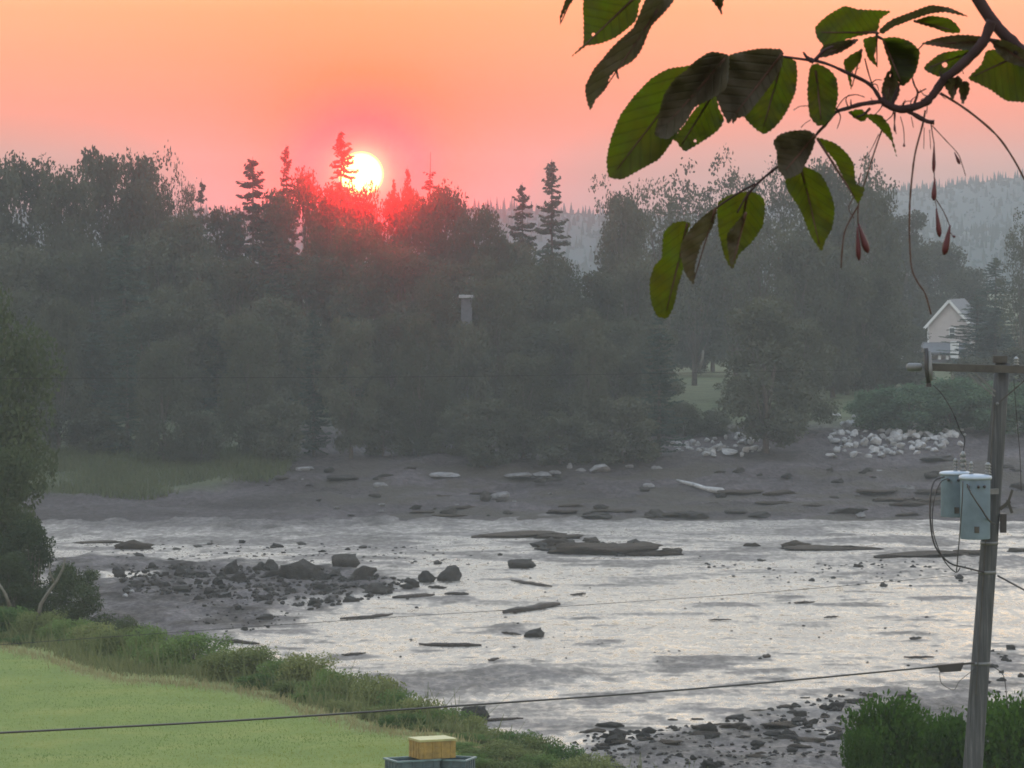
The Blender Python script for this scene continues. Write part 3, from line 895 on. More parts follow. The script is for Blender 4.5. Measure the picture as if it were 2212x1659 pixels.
for i, (dx, top, Y, w, lab) in enumerate([(985, 1604, 90.5, 100, 'shrub touching the right side of the yellow crate'), (1040, 1618, 89.5, 110, 'second low shrub right of the crates'), (1000, 1628, 87.5, 100, 'shrub at the right end of the teal-blue crates'), (1075, 1640, 88, 110, 'third low shrub right of the crates, at the bottom edge'), (1130, 1648, 88.5, 110, 'fourth low shrub right of the crates, at the bottom edge')]):
    near_tree(i + 1, dx, top, Y, w * 1.25, lab, None, 'shrub', SH, (2.2, 1.35), 'shrub', 'shrubs right of the crates')

# long grass at the hedge foot
def blades(n, xr, fy, hr, w, seed, mat, name, label, zf):
    r = np.random.default_rng(seed)
    x = r.uniform(*xr, n); y = fy(x, r)
    z = zf(x, y)
    hh = r.uniform(*hr, n); a = r.uniform(0, math.pi, n)
    lean = r.normal(size=(n, 2)) * 0.35 * hh[:, None]
    V = np.empty((n, 4, 3))
    for k, (s, f) in enumerate(((-1, 0), (1, 0), (0.25, 1), (-0.25, 1))):
        V[:, k, 0] = x + np.cos(a) * w * s + lean[:, 0] * f; V[:, k, 1] = y + np.sin(a) * w * s + lean[:, 1] * f; V[:, k, 2] = z - 0.05 + hh * f
    return tag(mesh_obj(name, quads_mesh(name, V, mat)), label, kind='stuff')
M_tall = mat_foliage('tall_grass_blades', (0.055, 0.075, 0.030), (0.14, 0.15, 0.07), 0.3, None, 0.7)
M_dry = mat_foliage('dry_grass_blades', (0.15, 0.145, 0.07), (0.27, 0.24, 0.13), 0.3, None, 0.7)
blades(7000, (-19, 4.5), lambda x, r: edge_y(x) + 0.6 + np.abs(r.normal(size=len(x))) * 3.2, (0.12, 0.42), 0.018, 21, M_tall, 'tall_grass', 'tall weeds and grass between the hedge shrubs', lawn_h)
blades(900, (-19, 4.5), lambda x, r: edge_y(x) + 1.0 + np.abs(r.normal(size=len(x))) * 3.5, (0.5, 1.15), 0.02, 24, M_tall, 'tall_weeds', 'tall wild weeds sticking up out of the hedge', lawn_h)
blades(3000, (-19, 1.5), lambda x, r: edge_y(x) - np.abs(r.normal(size=len(x))) * 0.9, (0.10, 0.28), 0.014, 22, M_dry, 'dry_grass', 'tan dry grass along the edge of the lawn', lawn_h)
M_blade = mat_foliage('lawn_blades', (0.068, 0.112, 0.018), (0.165, 0.182, 0.034), 0.35, None, 0.20, 3.2)
blades(52000, (-15, 0.5), lambda x, r: 79 + (edge_y(x) - 79) * r.random(len(x)), (0.04, 0.09), 0.009, 23, M_blade, 'grass', 'short mown grass covering the lawn', lawn_h)

# leafy bush at the lower right, behind the pole
BU = broad_variant(801, 3.2, 1.9, 26, 12000, 0.155, M_bush_leaf, 0.02, 0, None, (0.17, 0.27))
GB = 'leafy bushes at the lower right'
near_tree(0, 1925, 1500, 74, 240, 'leafy green bush at the lower right, left of the pole', None, 'bush', [BU], (3.2, 1.9), 'bush', GB)
near_tree(0, 2040, 1535, 75, 240, 'leafy green bush directly behind the pole foot', None, 'bush', [BU], (3.2, 1.9), 'bush', GB)
near_tree(0, 2190, 1500, 74, 260, 'leafy green bush in the lower right corner, right of the pole', None, 'bush', [BU], (3.2, 1.9), 'bush', GB)
near_tree(0, 1860, 1575, 73, 110, 'small leafy sprig bush at the left end of the lower right bushes', None, 'bush', [BU], (3.2, 1.9), 'bush', GB)

# ------------------------------------------------------------------ rocks
def rock_mesh(name, seed, mat, jag=0.45, sub=3, smooth=True, cut=0.5):
    bm = bmesh.new()
    bmesh.ops.create_icosphere(bm, subdivisions=sub, radius=1.0)
    r = random.Random(seed)
    pl = [(Vector((r.uniform(-1, 1), r.uniform(-1, 1), r.uniform(-0.6, 1))).normalized(), r.uniform(cut, 0.88)) for _ in range(9)]
    off = Vector((r.uniform(0, 50),) * 3)
    from mathutils import noise as mn
    for v in bm.verts:
        for nrm, d in pl:
            k = v.co.dot(nrm) - d
            if k > 0: v.co -= nrm * k * 0.9
        v.co *= 1 + jag * mn.noise(v.co * 1.3 + off) + jag * 0.45 * mn.noise(v.co * 3.1 + off)
        if v.co.z < -0.45: v.co.z = -0.45 + (v.co.z + 0.45) * 0.2
    me = bpy.data.meshes.new(name); bm.to_mesh(me); bm.free()
    me.materials.append(mat)
    if smooth: me.shade_smooth()
    return me
def mat_rock(name, a, b, nscale, rough=0.75, spec=0.3):
    t = NT(name)
    n1 = t.noise(nscale, 5, 0.65); n2 = t.noise(nscale * 5, 3, 0.6)
    f = t.math('ADD', t.math('MULTIPLY', n1, 0.8), t.math('MULTIPLY', t.rand(), 0.25))
    c = t.ramp(f, [(0.3, a), (0.75, b)])
    return t.done(t.bsdf(c, rough, 0, spec, t.bump(n2, 0.16)))
M_rock = mat_rock('dark_shore_rock', (0.020, 0.018, 0.017), (0.062, 0.056, 0.051), 2.2, 0.85, 0.08)
M_weedrock = mat_rock('rockweed', (0.016, 0.011, 0.008), (0.050, 0.036, 0.024), 2.6, 0.8, 0.10)
M_granite = mat_rock('pale_granite', (0.18, 0.185, 0.19), (0.46, 0.465, 0.47), 1.6, 0.85, 0.1)
M_driftwood = mat_rock('wet_driftwood', (0.022, 0.017, 0.015), (0.055, 0.042, 0.036), 3.0, 0.6, 0.2)
M_slab = mat_rock('weathered_slab', (0.085, 0.085, 0.088), (0.26, 0.26, 0.265), 1.6, 0.85, 0.1)
RS = [rock_mesh('slab', 180 + i, M_slab, 0.4, 2, False) for i in range(7)]
RK = [rock_mesh('rock', 40 + i, M_rock) for i in range(6)]
RW = [rock_mesh('ledge', 60 + i, M_weedrock, 0.5, 3) for i in range(4)]
RG = [rock_mesh('stone', 80 + i, M_granite, 0.40, 2, False, 0.34) for i in range(7)]

def rock(name, me, dx, dy, w, h, label, group, cat='rock', depth=0.8, rz=None, z=None, at=None):
    "dy is the foot of the rock, w and h its width and height in the photo"
    p = at if at is not None else G(dx, dy)
    m = K * p.y
    zz = z if z is not None else mud_z(p.x, p.y)
    o = mesh_obj(name, me)
    o.location = (p.x, p.y, zz + h * m * 0.22)
    o.scale = (w * m * 0.52, max(w * m * 0.5 * depth, 0.05), h * m * 0.75)
    o.rotation_euler = (0, 0, rng.uniform(-0.25, 0.25) if rz is None else rz)
    tag(o, label, cat, group)
    return o
GR = 'boulders of the muddy spit'
BOULD = [(970, 1254, 62, 34, 'rounded brown boulder at the right tip of the rocky spit'), (924, 1258, 46, 24, 'lower boulder touching the left side of the round tip boulder'),
 (784, 1258, 66, 40, 'big grey-brown boulder on the crest of the spit'), (747, 1226, 60, 32, 'grey boulder behind the biggest boulder of the spit'), (497, 1244, 34, 34, 'upright dark boulder standing up from the left part of the spit'),
 (650, 1256, 100, 42, 'broad humped rock mound in the middle of the spit'), (513, 1262, 44, 24, 'lower rock at the foot of the upright dark boulder'), (820, 1282, 70, 24, 'weedy rock at the lower right of the spit crest'), (590, 1250, 60, 18, 'flat rock left of the humped rock mound'),
 (1127, 1226, 60, 22, 'dark weedy boulder alone on the mud right of the spit'), (1150, 1377, 46, 22, 'dark dome-shaped rock alone in the middle of the bright mud'),
 (1531, 1592, 40, 24, 'dark rounded rock in the lower mud left of the leafy bush'), (572, 1340, 46, 12, 'low brown rock at the near edge of the spit'), (1420, 1122, 60, 20, 'pale-topped rock at the far edge of the bright mud'), (427, 1300, 22, 12, 'small dark rock on the smooth mud of the spit'),
 (1027, 1556, 60, 34, 'dark rock edge poking out beside the hedge below the cable'), (1324, 1612, 46, 22, 'weedy dark rock in the mud at the bottom centre'), (1317, 1572, 64, 12, 'flat dark rock in the mud right of the hedge end')]
for i, (dx, dy, w, h, lab) in enumerate(BOULD):
    rock('boulder', RK[i % 6], dx, dy, w, h, lab, GR)
GL = 'rockweed ledges on the mudflat'
LEDGES = [(1290, 1196, 250, 26, 'largest brown weedy ledge in the middle of the mudflat'), (1400, 1199, 150, 16, 'right end of the largest weedy ledge'), (1235, 1190, 120, 14, 'left end of the largest weedy ledge'), (1130, 1160, 240, 13, 'long thin brown ledge behind the largest one'), (1200, 1164, 110, 10, 'small brown ledge joining the long thin one'),
 (1788, 1186, 234, 13, 'long dark ledge lying level in the mud below the right boulder slope'), (1720, 1181, 70, 14, 'raised left end of the long dark ledge'), (1998, 1204, 240, 13, 'brown ledge reaching behind the utility pole'), (2090, 1200, 90, 12, 'dark ledge just left of the pole below the transformers'), (1623, 1180, 40, 11, 'small round-backed ledge left of the long dark one'),
 (290, 1186, 90, 18, 'brown wedge-shaped ledge by the far pool at the left'), (215, 1172, 130, 6, 'thin dark bar of mud beside the brown wedge at the left'), (2200, 1192, 60, 10, 'dark ledge at the right frame edge beyond the pole')]
for i, (dx, dy, w, h, lab) in enumerate(LEDGES):
    rock('ledge', RW[i % 4], dx, dy, w, h, lab, GL, 'ledge', 0.5, rng.uniform(-0.05, 0.05))
# sticks and weed strands
GD = 'dark driftwood and weed strands on the mud'
def strand(pts, wpx, label, name='driftwood', cat='driftwood', mat=None):
    pp = []
    for a, b in pts:
        p = G(a, b); p.z = mud_z(p.x, p.y) + 0.04; pp.append(p)
    m = K * pp[0].y
    n = 9; fine = []
    L_ = len(pp) - 1
    for i in range(n):
        f = i / (n - 1) * L_; k = min(int(f), L_ - 1)
        q = pp[k].lerp(pp[k + 1], f - k); q.z += rng.uniform(0, 0.25) * wpx * m
        fine.append(q)
    rr = [wpx * m * 0.5 * (0.35 + 0.75 * math.sin(math.pi * (i + 0.6) / n) * rng.uniform(0.7, 1.2)) for i in range(n)]
    return tag(MB().tube(fine, rr, 7).obj(name, mat or M_driftwood, None, True), label, cat, GD)
strand([(1088, 1326), (1150, 1318), (1208, 1308)], 15, 'thickest dark log lying tilted on the bright mud')
strand([(735, 1340), (800, 1336), (848, 1330)], 8, 'long thin dark log left of the thickest log')
strand([(1104, 1256), (1147, 1263), (1192, 1269)], 7, 'thin stick sloping down to the right above the thickest log')
strand([(960, 1286), (990, 1286), (1012, 1285)], 8, 'short dark stick below the rounded tip boulder')
strand([(848, 1293), (900, 1291), (938, 1287)], 10, 'lumpy weed strand along the lower edge of the spit')
strand([(925, 1271), (965, 1272)], 6, 'thin dark strip just below the tip boulder')
strand([(905, 1395), (970, 1397), (1040, 1396)], 9, 'long-tailed brown log left of the dome-shaped rock')
strand([(1084, 1370), (1125, 1374)], 6, 'thin weed tail reaching left from the dome-shaped rock')
strand([(738, 1420), (790, 1416)], 6, 'small dark stick near the hedge on the bright mud')
strand([(1952, 1423), (2018, 1422)], 6, 'dark stick lying left of the splice box near the pole')
strand([(1965, 1383), (1990, 1381)], 7, 'short dark stick on the mud left of the pole')
strand([(480, 1390), (512, 1391), (560, 1395)], 8, 'black log at the tip of the spit where the bright mud starts')
strand([(1232, 1288), (1265, 1284)], 5, 'small brown stick right above the thickest log')
strand([(1648, 1421), (1664, 1419)], 9, 'small red-brown lump alone on the bright mud', 'weed_clump', 'weed')
strand([(1530, 1341), (1580, 1341)], 4, 'faint thin stick on the bright mud right of centre')
strand([(1715, 1306), (1760, 1304)], 5, 'faint brown stick on the bright mud below the far ledges')
strand([(1780, 1336), (1810, 1334)], 5, 'small dark strip on the ripple line right of centre')
strand([(1055, 1431), (1078, 1427)], 6, 'short dark strip at the edge of the duller mud band')
strand([(1130, 1556), (1020, 1562)], 7, 'dark strip beside the rock edge at the hedge')

# smaller stones, counted but alike
RUB_V, RUB_F = [], []
_rub = {}
def rubble(me, loc, sc, rz):
    "small stones past counting go into one mass"
    if me.name not in _rub:
        v = np.empty(len(me.vertices) * 3); me.vertices.foreach_get('co', v)
        _rub[me.name] = (v.reshape(-1, 3), [tuple(p.vertices) for p in me.polygons])
    v, f = _rub[me.name]
    c, s = math.cos(rz), math.sin(rz)
    w = v * np.array(sc); w = np.stack([w[:, 0] * c - w[:, 1] * s, w[:, 0] * s + w[:, 1] * c, w[:, 2]], -1) + np.array(loc)
    o = sum(len(q) for q in RUB_V); RUB_V.append(w); RUB_F.extend([tuple(i + o for i in q) for q in f])
RKS = [rock_mesh('small_rock', 140 + i, M_rock, 0.4, 1) for i in range(4)]
def scatter(poly, n, wr, hr, name, label, group, seed, meshes=RK, cat='rock', small=0):
    r = np.random.default_rng(seed)
    P_ = np.asarray(poly, float); lo = P_.min(0); hi = P_.max(0)
    k = 0
    j = 0
    while j < small:
        a = r.uniform(lo, hi)
        if poly_sd(np.array([a[0]]), np.array([a[1]]), poly)[0] < 0: continue
        j += 1
        p = G(*a); m = K * p.y; w = wr[0] * r.uniform(0.5, 1.9); h = w * r.uniform(*hr)
        rubble(RKS[int(r.integers(4))], (p.x, p.y, mud_z(p.x, p.y) + h * m * 0.2), (w * m * .52, w * m * .45, h * m * .75), r.uniform(0, 6.28))
    while k < n:
        a = r.uniform(lo, hi)
        if poly_sd(np.array([a[0]]), np.array([a[1]]), poly)[0] < 0: continue
        k += 1
        w = wr[0] + (wr[1] - wr[0]) * r.random() ** 2.2; h = w * r.uniform(*hr)
        rock(name, meshes[int(r.integers(len(meshes)))], a[0], a[1], w, h, label, group, cat, 0.8, r.uniform(0, 6.28))
scatter([(240, 1225), (480, 1232), (700, 1240), (880, 1255), (900, 1275), (700, 1318), (480, 1300), (270, 1290)], 90, (9, 44), (0.3, 0.6), 'rock', 'dark stone among the boulders of the muddy spit', 'stones scattered on the spit', 31, small=800)
scatter([(420, 1290), (700, 1300), (640, 1345), (520, 1375), (440, 1370), (380, 1320)], 26, (6, 22), (0.25, 0.5), 'rock', 'small dark stone on the smooth near slope of the spit', 'stones scattered on the spit', 32, small=80)
scatter([(180, 1165), (560, 1172), (900, 1180), (1100, 1195), (1040, 1225), (700, 1212), (300, 1220), (190, 1200)], 45, (6, 30), (0.2, 0.4), 'rock', 'flat dark stone on the wet mud behind the spit', 'stones on the far wet mud', 33, small=140)
scatter([(1500, 1200), (1800, 1215), (2120, 1215), (2120, 1262), (1900, 1270), (1560, 1250)], 30, (6, 26), (0.2, 0.45), 'rock', 'flat dark stone on the mud between the far ledges and the pole', 'stones near the pole', 34, small=90)
scatter([(1230, 1600), (1380, 1580), (1560, 1560), (1800, 1505), (1900, 1500), (1850, 1655), (1560, 1665), (1300, 1665)], 80, (10, 50), (0.22, 0.5), 'rock', 'dark weedy stone in the rough mud at the bottom of the photo', 'stones in the rough lower mud', 35, small=420)
scatter([(1150, 1178), (1260, 1166), (1400, 1176), (1470, 1196), (1300, 1204), (1160, 1196)], 26, (24, 80), (0.14, 0.3), 'weed_patch', 'lumpy brown rockweed on the largest ledge of the mudflat', 'rockweed lumps on the largest ledge', 42, RW, 'seaweed', small=60)
scatter([(1240, 1585), (1380, 1565), (1560, 1540), (1800, 1490), (2060, 1490), (1850, 1600), (1640, 1640), (1300, 1640)], 45, (24, 90), (0.08, 0.16), 'weed_patch', 'flat dark rockweed patch in the rough mud at the bottom', 'rockweed patches in the lower mud', 41, RW, 'seaweed')
scatter([(2130, 1410), (2212, 1400), (2212, 1510), (2130, 1510)], 16, (10, 30), (0.25, 0.45), 'rock', 'dark stone on the mud right of the pole', 'stones right of the pole', 36)
scatter([(900, 1245), (1500, 1250), (2050, 1300), (2050, 1450), (1500, 1440), (1100, 1420), (700, 1430), (800, 1340)], 0, (6, 14), (0.25, 0.5), 'rock', 'tiny dark stone on the open bright mud', 'tiny stones on the bright mud', 37, small=70)
me = bpy.data.meshes.new('rubble'); me.from_pydata(np.concatenate(RUB_V).tolist(), [], RUB_F); me.materials.append(M_rock)
tag(mesh_obj('rubble', me), 'small dark stones strewn over the mudflat', kind='stuff')
# white stones and scraps at the left of the spit
for dx, dy, w, h, lab in [(269, 1296, 15, 9, 'small white stone at the left end of the spit'), (284, 1288, 13, 7, 'white stone just behind the small white stone on the spit'), (400, 1287, 10, 8, 'single pale stone on the left part of the spit'), (758, 1291, 12, 9, 'single white stone on the lower right of the spit')]:
    rock('white_stone', RG[0], dx, dy, w, h, lab, 'white stones on the spit')

# ------------------------------------------------------------------ far shore rocks
def far_at(dx, dy):
    "foot point on the far land seen at (dx, dy)"
    lo, hi = 232.0, 300.0
    for _ in range(40):
        m = (lo + hi) / 2
        p = P(dx, dy, m)
        if p.z > far_z(p.x, m): lo = m
        else: hi = m
    return P(dx, dy, lo)
def far_rock(name, me, dx, dy, w, h, label, group, cat='rock', depth=0.8):
    p = far_at(dx, dy)
    return rock(name, me, 0, 0, w, h, label, group, cat, depth, None, p.z, p)
FS = [(655, 1017, 36, 10, RS[1], 'pale flat slab at the foot of the left wood'), (960, 1028, 70, 10, RS[2], 'long pale slab at the foot of the middle wood'), (1120, 1029, 60, 9, RS[3], 'left one of the paired pale slabs below the middle wood'), (1168, 1029, 50, 10, RS[4], 'right one of the paired pale slabs below the middle wood'),
 (1232, 1015, 20, 16, RS[5], 'small round white boulder at the left end of the pale rock row'), (1252, 1020, 26, 12, RS[6], 'grey stone between the white boulder and the long pale one'), (1290, 1019, 50, 18, RS[0], 'long pale boulder at the right end of the pale rock row'),
 (1360, 1012, 22, 10, RS[1], 'small grey stone right of the pale rock row'), (1418, 1014, 26, 10, RS[2], 'grey stone nearest the left boulder slope, low on the shore'), (968, 1108, 44, 14, RK[0], 'dark rock on the grey shore below the long pale slab'), (1050, 1080, 30, 20, RK[1], 'dark upright rock with a pale face on the grey shore'),
 (1080, 1075, 44, 14, RS[3], 'grey-blue slab right of the dark upright rock'), (830, 1032, 44, 12, RK[2], 'dark rock at the foot of the wood left of the long slab'), (740, 1036, 70, 12, RK[3], 'dark low rock heap at the foot of the left wood'), (1285, 1118, 70, 12, RK[4], 'dark rock heap at the mud edge, centre'), (1300, 1098, 40, 9, RK[1], 'dark flat rock above the centre rock heap'), (1490, 1118, 80, 16, RK[5], 'brown rock heap at the mud edge right of centre'),
 (1640, 1116, 60, 12, RK[0], 'dark rock at the mud edge below the left boulder slope'), (1590, 1108, 50, 10, RK[3], 'low dark rock at the mud edge right of the pale log'), (1835, 1108, 90, 16, RK[2], 'dark rock heap at the mud edge below the right boulder slope'), (1960, 1058, 70, 12, RS[5], 'pale flat slab half way up the right shore'), (1965, 1088, 40, 18, RW[1], 'brown weedy rock below the pale flat slab'), (2020, 994, 80, 12, RK[4], 'long dark slab under the right boulder slope'), (2200, 1056, 40, 16, RK[5], 'dark rock at the right frame edge on the shore')]
for dx, dy, w, h, me, lab in FS:
    far_rock('shore_rock', me, dx, dy, w, h, lab, 'rocks along the far shore')
r_ = np.random.default_rng(77)
for i in range(70):
    dx = r_.uniform(560, 2205); dy = r_.uniform(1010, 1118); pale = r_.random() < 0.25
    if 1780 < dx < 2090 and dy < 990: continue
    w_ = r_.uniform(8, 34)
    far_rock('shore_rock', (RS if pale else RK)[int(r_.integers(6))], dx, dy, w_, w_ * r_.uniform(0.22, 0.42), 'small pale stone on the grey far shore' if pale else 'small dark rock on the grey far shore', 'small stones on the far shore')
for i in range(26):
    dx = r_.uniform(900, 2205); dy = r_.uniform(1060, 1122); w_ = r_.uniform(40, 130)
    far_rock('weed_patch', RW[int(r_.integers(4))], dx, dy, w_, w_ * r_.uniform(0.06, 0.12), 'brown rockweed patch on the lower far shore', 'rockweed patches on the far shore', 'seaweed', 0.5)
# pale drift log
pp = [far_at(a, b) + Vector((0, 0, 0.12)) for a, b in ((1462, 1042), (1500, 1052), (1525, 1060), (1560, 1066))]
tag(MB().tube(pp, [0.07, 0.12, 0.12, 0.2], 8).obj('drift_log', M_granite, None, True), 'pale drift log slanting down the grey far shore', 'driftwood')

# boulder slopes (each stone a part)
def slope(name, label, stones, poly, n, seed, rng_w):
    c = far_at(*poly[0])
    root = empty(name, c)
    tag(root, label, 'rock slope')
    r = np.random.default_rng(seed)
    st = list(stones); P_ = np.asarray(poly, float); lo = P_.min(0); hi = P_.max(0)
    while n > 0:
        a = r.uniform(lo, hi)
        if poly_sd(np.array([a[0]]), np.array([a[1]]), poly)[0] < 0: continue
        w = r.uniform(*rng_w); st.append((a[0], a[1], w, w * r.uniform(0.5, 0.9))); n -= 1
    for dx, dy, w, h in st:
        p = far_at(dx, dy + h * 0.45); m = K * p.y
        o = mesh_obj('stone', RG[int(r.integers(7))], root)
        o.location = Vector((p.x, p.y, p.z + h * m * 0.3)) - root.location
        o.scale = (w * m * 0.56, w * m * 0.45, h * m * 0.62)
        o.rotation_euler = (r.uniform(-.3, .3), r.uniform(-.3, .3), r.uniform(0, 6.28))
def zz(lst): return [(1426.4 + a * .3224, 740.6 + b * .3224, w * .3224, h * .3224) for a, b, w, h in lst]
slope('boulder_slope', 'slope of white boulders left of the broad shore tree', zz([(75, 670, 45, 60), (125, 685, 35, 40), (262, 718, 50, 32), (345, 708, 48, 48), (355, 660, 36, 34), (405, 672, 34, 50), (470, 722, 150, 44), (400, 712, 40, 40), (520, 612, 50, 44), (560, 655, 110, 36), (600, 625, 45, 44), (650, 645, 55, 40), (440, 632, 32, 36), (620, 700, 90, 36), (60, 540, 30, 30), (110, 530, 40, 24), (395, 535, 40, 22)]),
      [(1450, 975), (1450, 955), (1560, 945), (1620, 930), (1660, 955), (1650, 978), (1560, 986)], 50, 61, (9, 22))
slope('boulder_slope', 'slope of white boulders between the broad shore tree and the pole', zz([(1180, 480, 80, 24), (1290, 492, 40, 30), (1330, 490, 26, 30), (1360, 515, 46, 40), (1250, 545, 40, 48), (1290, 520, 46, 22), (1400, 542, 36, 40), (1455, 545, 46, 40), (1450, 505, 26, 30), (1525, 545, 60, 50), (1170, 606, 84, 32), (1250, 602, 70, 32), (1165, 650, 86, 42), (1232, 652, 40, 40), (1290, 680, 72, 30), (1368, 656, 66, 66), (1440, 650, 80, 56), (1487, 618, 52, 50), (1570, 622, 90, 80), (1640, 616, 66, 36), (1690, 665, 66, 34), (1740, 660, 60, 26), (1830, 630, 100, 34), (1905, 590, 72, 34), (1980, 612, 64, 54), (1960, 575, 40, 26), (1890, 540, 46, 40), (1790, 706, 72, 26), (1510, 712, 40, 32), (1575, 704, 34, 28), (1150, 748, 92, 30), (1230, 722, 40, 40), (1340, 740, 60, 24), (1420, 736, 120, 24), (1370, 590, 40, 34), (1260, 630, 30, 26), (1540, 600, 34, 30)]),
      [(1790, 975), (1790, 930), (1830, 905), (1900, 905), (1960, 930), (2080, 925), (2090, 960), (1990, 975), (1880, 985)], 120, 62, (9, 24))

# ------------------------------------------------------------------ house
M_siding = mat_plain('pale_siding', (0.29, 0.275, 0.275), 0.7, 0, 0.3, 0.08, 2)
M_trim = mat_plain('white_trim', (0.40, 0.42, 0.43), 0.6, 0, 0.3, 0.05, 2)
M_roof = mat_plain('grey_shingles', (0.075, 0.08, 0.09), 0.85, 0, 0.2, 0.25, 4)
M_glass = mat_plain('window_glass', (0.05, 0.055, 0.06), 0.15, 0, 0.5, 0.1, 2)
M_dark = mat_plain('dark_porch', (0.05, 0.05, 0.055), 0.8, 0, 0.2, 0.2, 2)
HY = 386.0
hb = P(2051, 738, HY)
house = empty('house', (hb.x, HY, far_z(hb.x, HY)), math.radians(-16))
tag(house, 'small pale pink gabled house with a porch among the right trees', 'house')
def hp(dx, dy, back=0.0):
    q = P(dx, dy, HY) - house.location
    return Vector((q.x, q.y + back, q.z))
zb = 0.0
a, b, c_, d_, e_ = hp(2003, 745), hp(2003, 703), hp(2051, 650), hp(2099, 703), hp(2099, 745)
DEP = 7.0
mb = MB()
front = [Vector((a.x, 0, zb)), Vector((b.x, 0, b.z)), Vector((c_.x, 0, c_.z)), Vector((d_.x, 0, d_.z)), Vector((e_.x, 0, zb))]
bk = [p + Vector((0, DEP, 0)) for p in front]
mb.add(front + bk, [(0, 4, 3, 2, 1), (5, 6, 7, 8, 9), (0, 1, 6, 5), (3, 4, 9, 8)])
wall = mb.obj('wall', M_siding, house)
# clapboards: courses under the gable
cb = MB()
zc = b.z - 1.6
while zc < c_.z - 0.3:
    half = (d_.x - b.x) / 2 if zc < b.z else (d_.x - b.x) / 2 * (c_.z - zc) / (c_.z - b.z)
    cb.bar((c_.x - half + 0.03, -0.012, zc), (c_.x + half - 0.03, -0.012, zc), 0.022, 0.02); zc += 0.16
cl = cb.obj('clapboards', M_siding, house); cl['kind'] = 'stuff'
def slab_roof(p0, p1, name):
    up = Vector((0, 0, 0.12)); ov = Vector((0, -0.25, 0)); bk_ = Vector((0, DEP + 0.25, 0))
    m = MB(); vs = [p0 + ov, p1 + ov, p1 + bk_, p0 + bk_]; m.add(vs + [v + up for v in vs], [(0, 3, 2, 1), (4, 5, 6, 7), (0, 1, 5, 4), (1, 2, 6, 5), (2, 3, 7, 6), (3, 0, 4, 7)])
    return m.obj(name, M_roof, house)
ridge_p = Vector((c_.x, 0, c_.z + 0.02))
sl = (ridge_p - Vector((b.x, 0, b.z)));
eL = Vector((b.x, 0, b.z)) - sl.normalized() * 0.35; sr = ridge_p - Vector((d_.x, 0, d_.z)); eR = Vector((d_.x, 0, d_.z)) - sr.normalized() * 0.35
slab_roof(eL, ridge_p + Vector((-0.005, 0, 0.0)), 'roof'); slab_roof(ridge_p + Vector((0.005, 0, 0.0)), eR, 'roof')
for q in (eL, eR):
    MB().bar(q + Vector((0, -0.30, 0.0)), ridge_p + Vector((0, -0.30, 0.0)), 0.05, 0.22).obj('rake_board', M_trim, house)
for x in (b.x + 0.07, d_.x - 0.07):
    MB().bar((x, -0.03, b.z - 1.7), (x, -0.03, b.z - 0.02), 0.15, 0.05).obj('corner_board', M_trim, house)
w0, w1 = hp(2050, 733), hp(2064, 707)
wf = MB().box(((w0.x + w1.x) / 2, -0.03, (w0.z + w1.z) / 2), (w1.x - w0.x, 0.06, w1.z - w0.z)).obj('window', M_trim, house)
for k in (0, 1):
    zc0 = w0.z + (w1.z - w0.z) * (0.27 + 0.46 * k)
    MB().box(((w0.x + w1.x) / 2, -0.07, zc0), ((w1.x - w0.x) * 0.74, 0.02, (w1.z - w0.z) * 0.40)).obj('pane', M_glass, wf)
# porch
p0, p1 = hp(1955, 746), hp(2090, 744)
m = MB(); vs = [Vector((p0.x, -2.4, p0.z - 0.55)), Vector((p1.x, -2.4, p0.z - 0.55)), Vector((p1.x, 0.0, p0.z + 0.25)), Vector((p0.x, 0.0, p0.z + 0.25))]
m.add(vs + [v - Vector((0, 0, 0.1)) for v in vs], [(0, 1, 2, 3), (7, 6, 5, 4), (0, 4, 5, 1), (1, 5, 6, 2), (2, 6, 7, 3), (3, 7, 4, 0)])
m.obj('porch_roof', M_roof, house)
MB().bar(vs[0] + Vector((0, -0.02, -0.16)), vs[1] + Vector((0, -0.02, -0.16)), 0.06, 0.16).obj('porch_fascia', M_dark, house)
for dx in (1958, 2040, 2057, 2088):
    x = hp(dx, 745).x
    MB().box((x, -2.2, (p0.z - 0.66) / 2), (0.24 if dx in (2040, 2057) else 0.14, 0.2, p0.z - 0.66)).obj('porch_post', M_trim, house)
mb = MB().box(((p0.x + p1.x) / 2, -1.2, 0.15), (p1.x - p0.x, 2.4, 0.3)); mb.obj('porch_floor', M_dark, house)
x0, x1 = hp(2066, 745).x, hp(2082, 745).x
MB().box(((x0 + x1) / 2, -2.6, 1.15), (x1 - x0, 0.5, 1.5)).obj('porch_panel', M_trim, house)

# glimpse of a second pale building through the wood
BYd = 280.0
q0, q1 = P(996, 640, BYd), P(1019, 640, BYd)
gb = empty('cottage', ((q0.x + q1.x) / 2, BYd, far_z(q0.x, BYd))); tag(gb, 'narrow grey cottage end with a white eave showing through the middle wood', 'house')
wdt = q1.x - q0.x; tz = q0.z - gb.location.z
MB().box((0, 1.5, (tz - 0.15) / 2), (wdt, 3, tz - 0.15)).obj('wall', M_roof, gb)
MB().box((0, 1.45, tz - 0.02), (wdt + 0.3, 3.3, 0.16)).obj('eave', M_granite, gb)

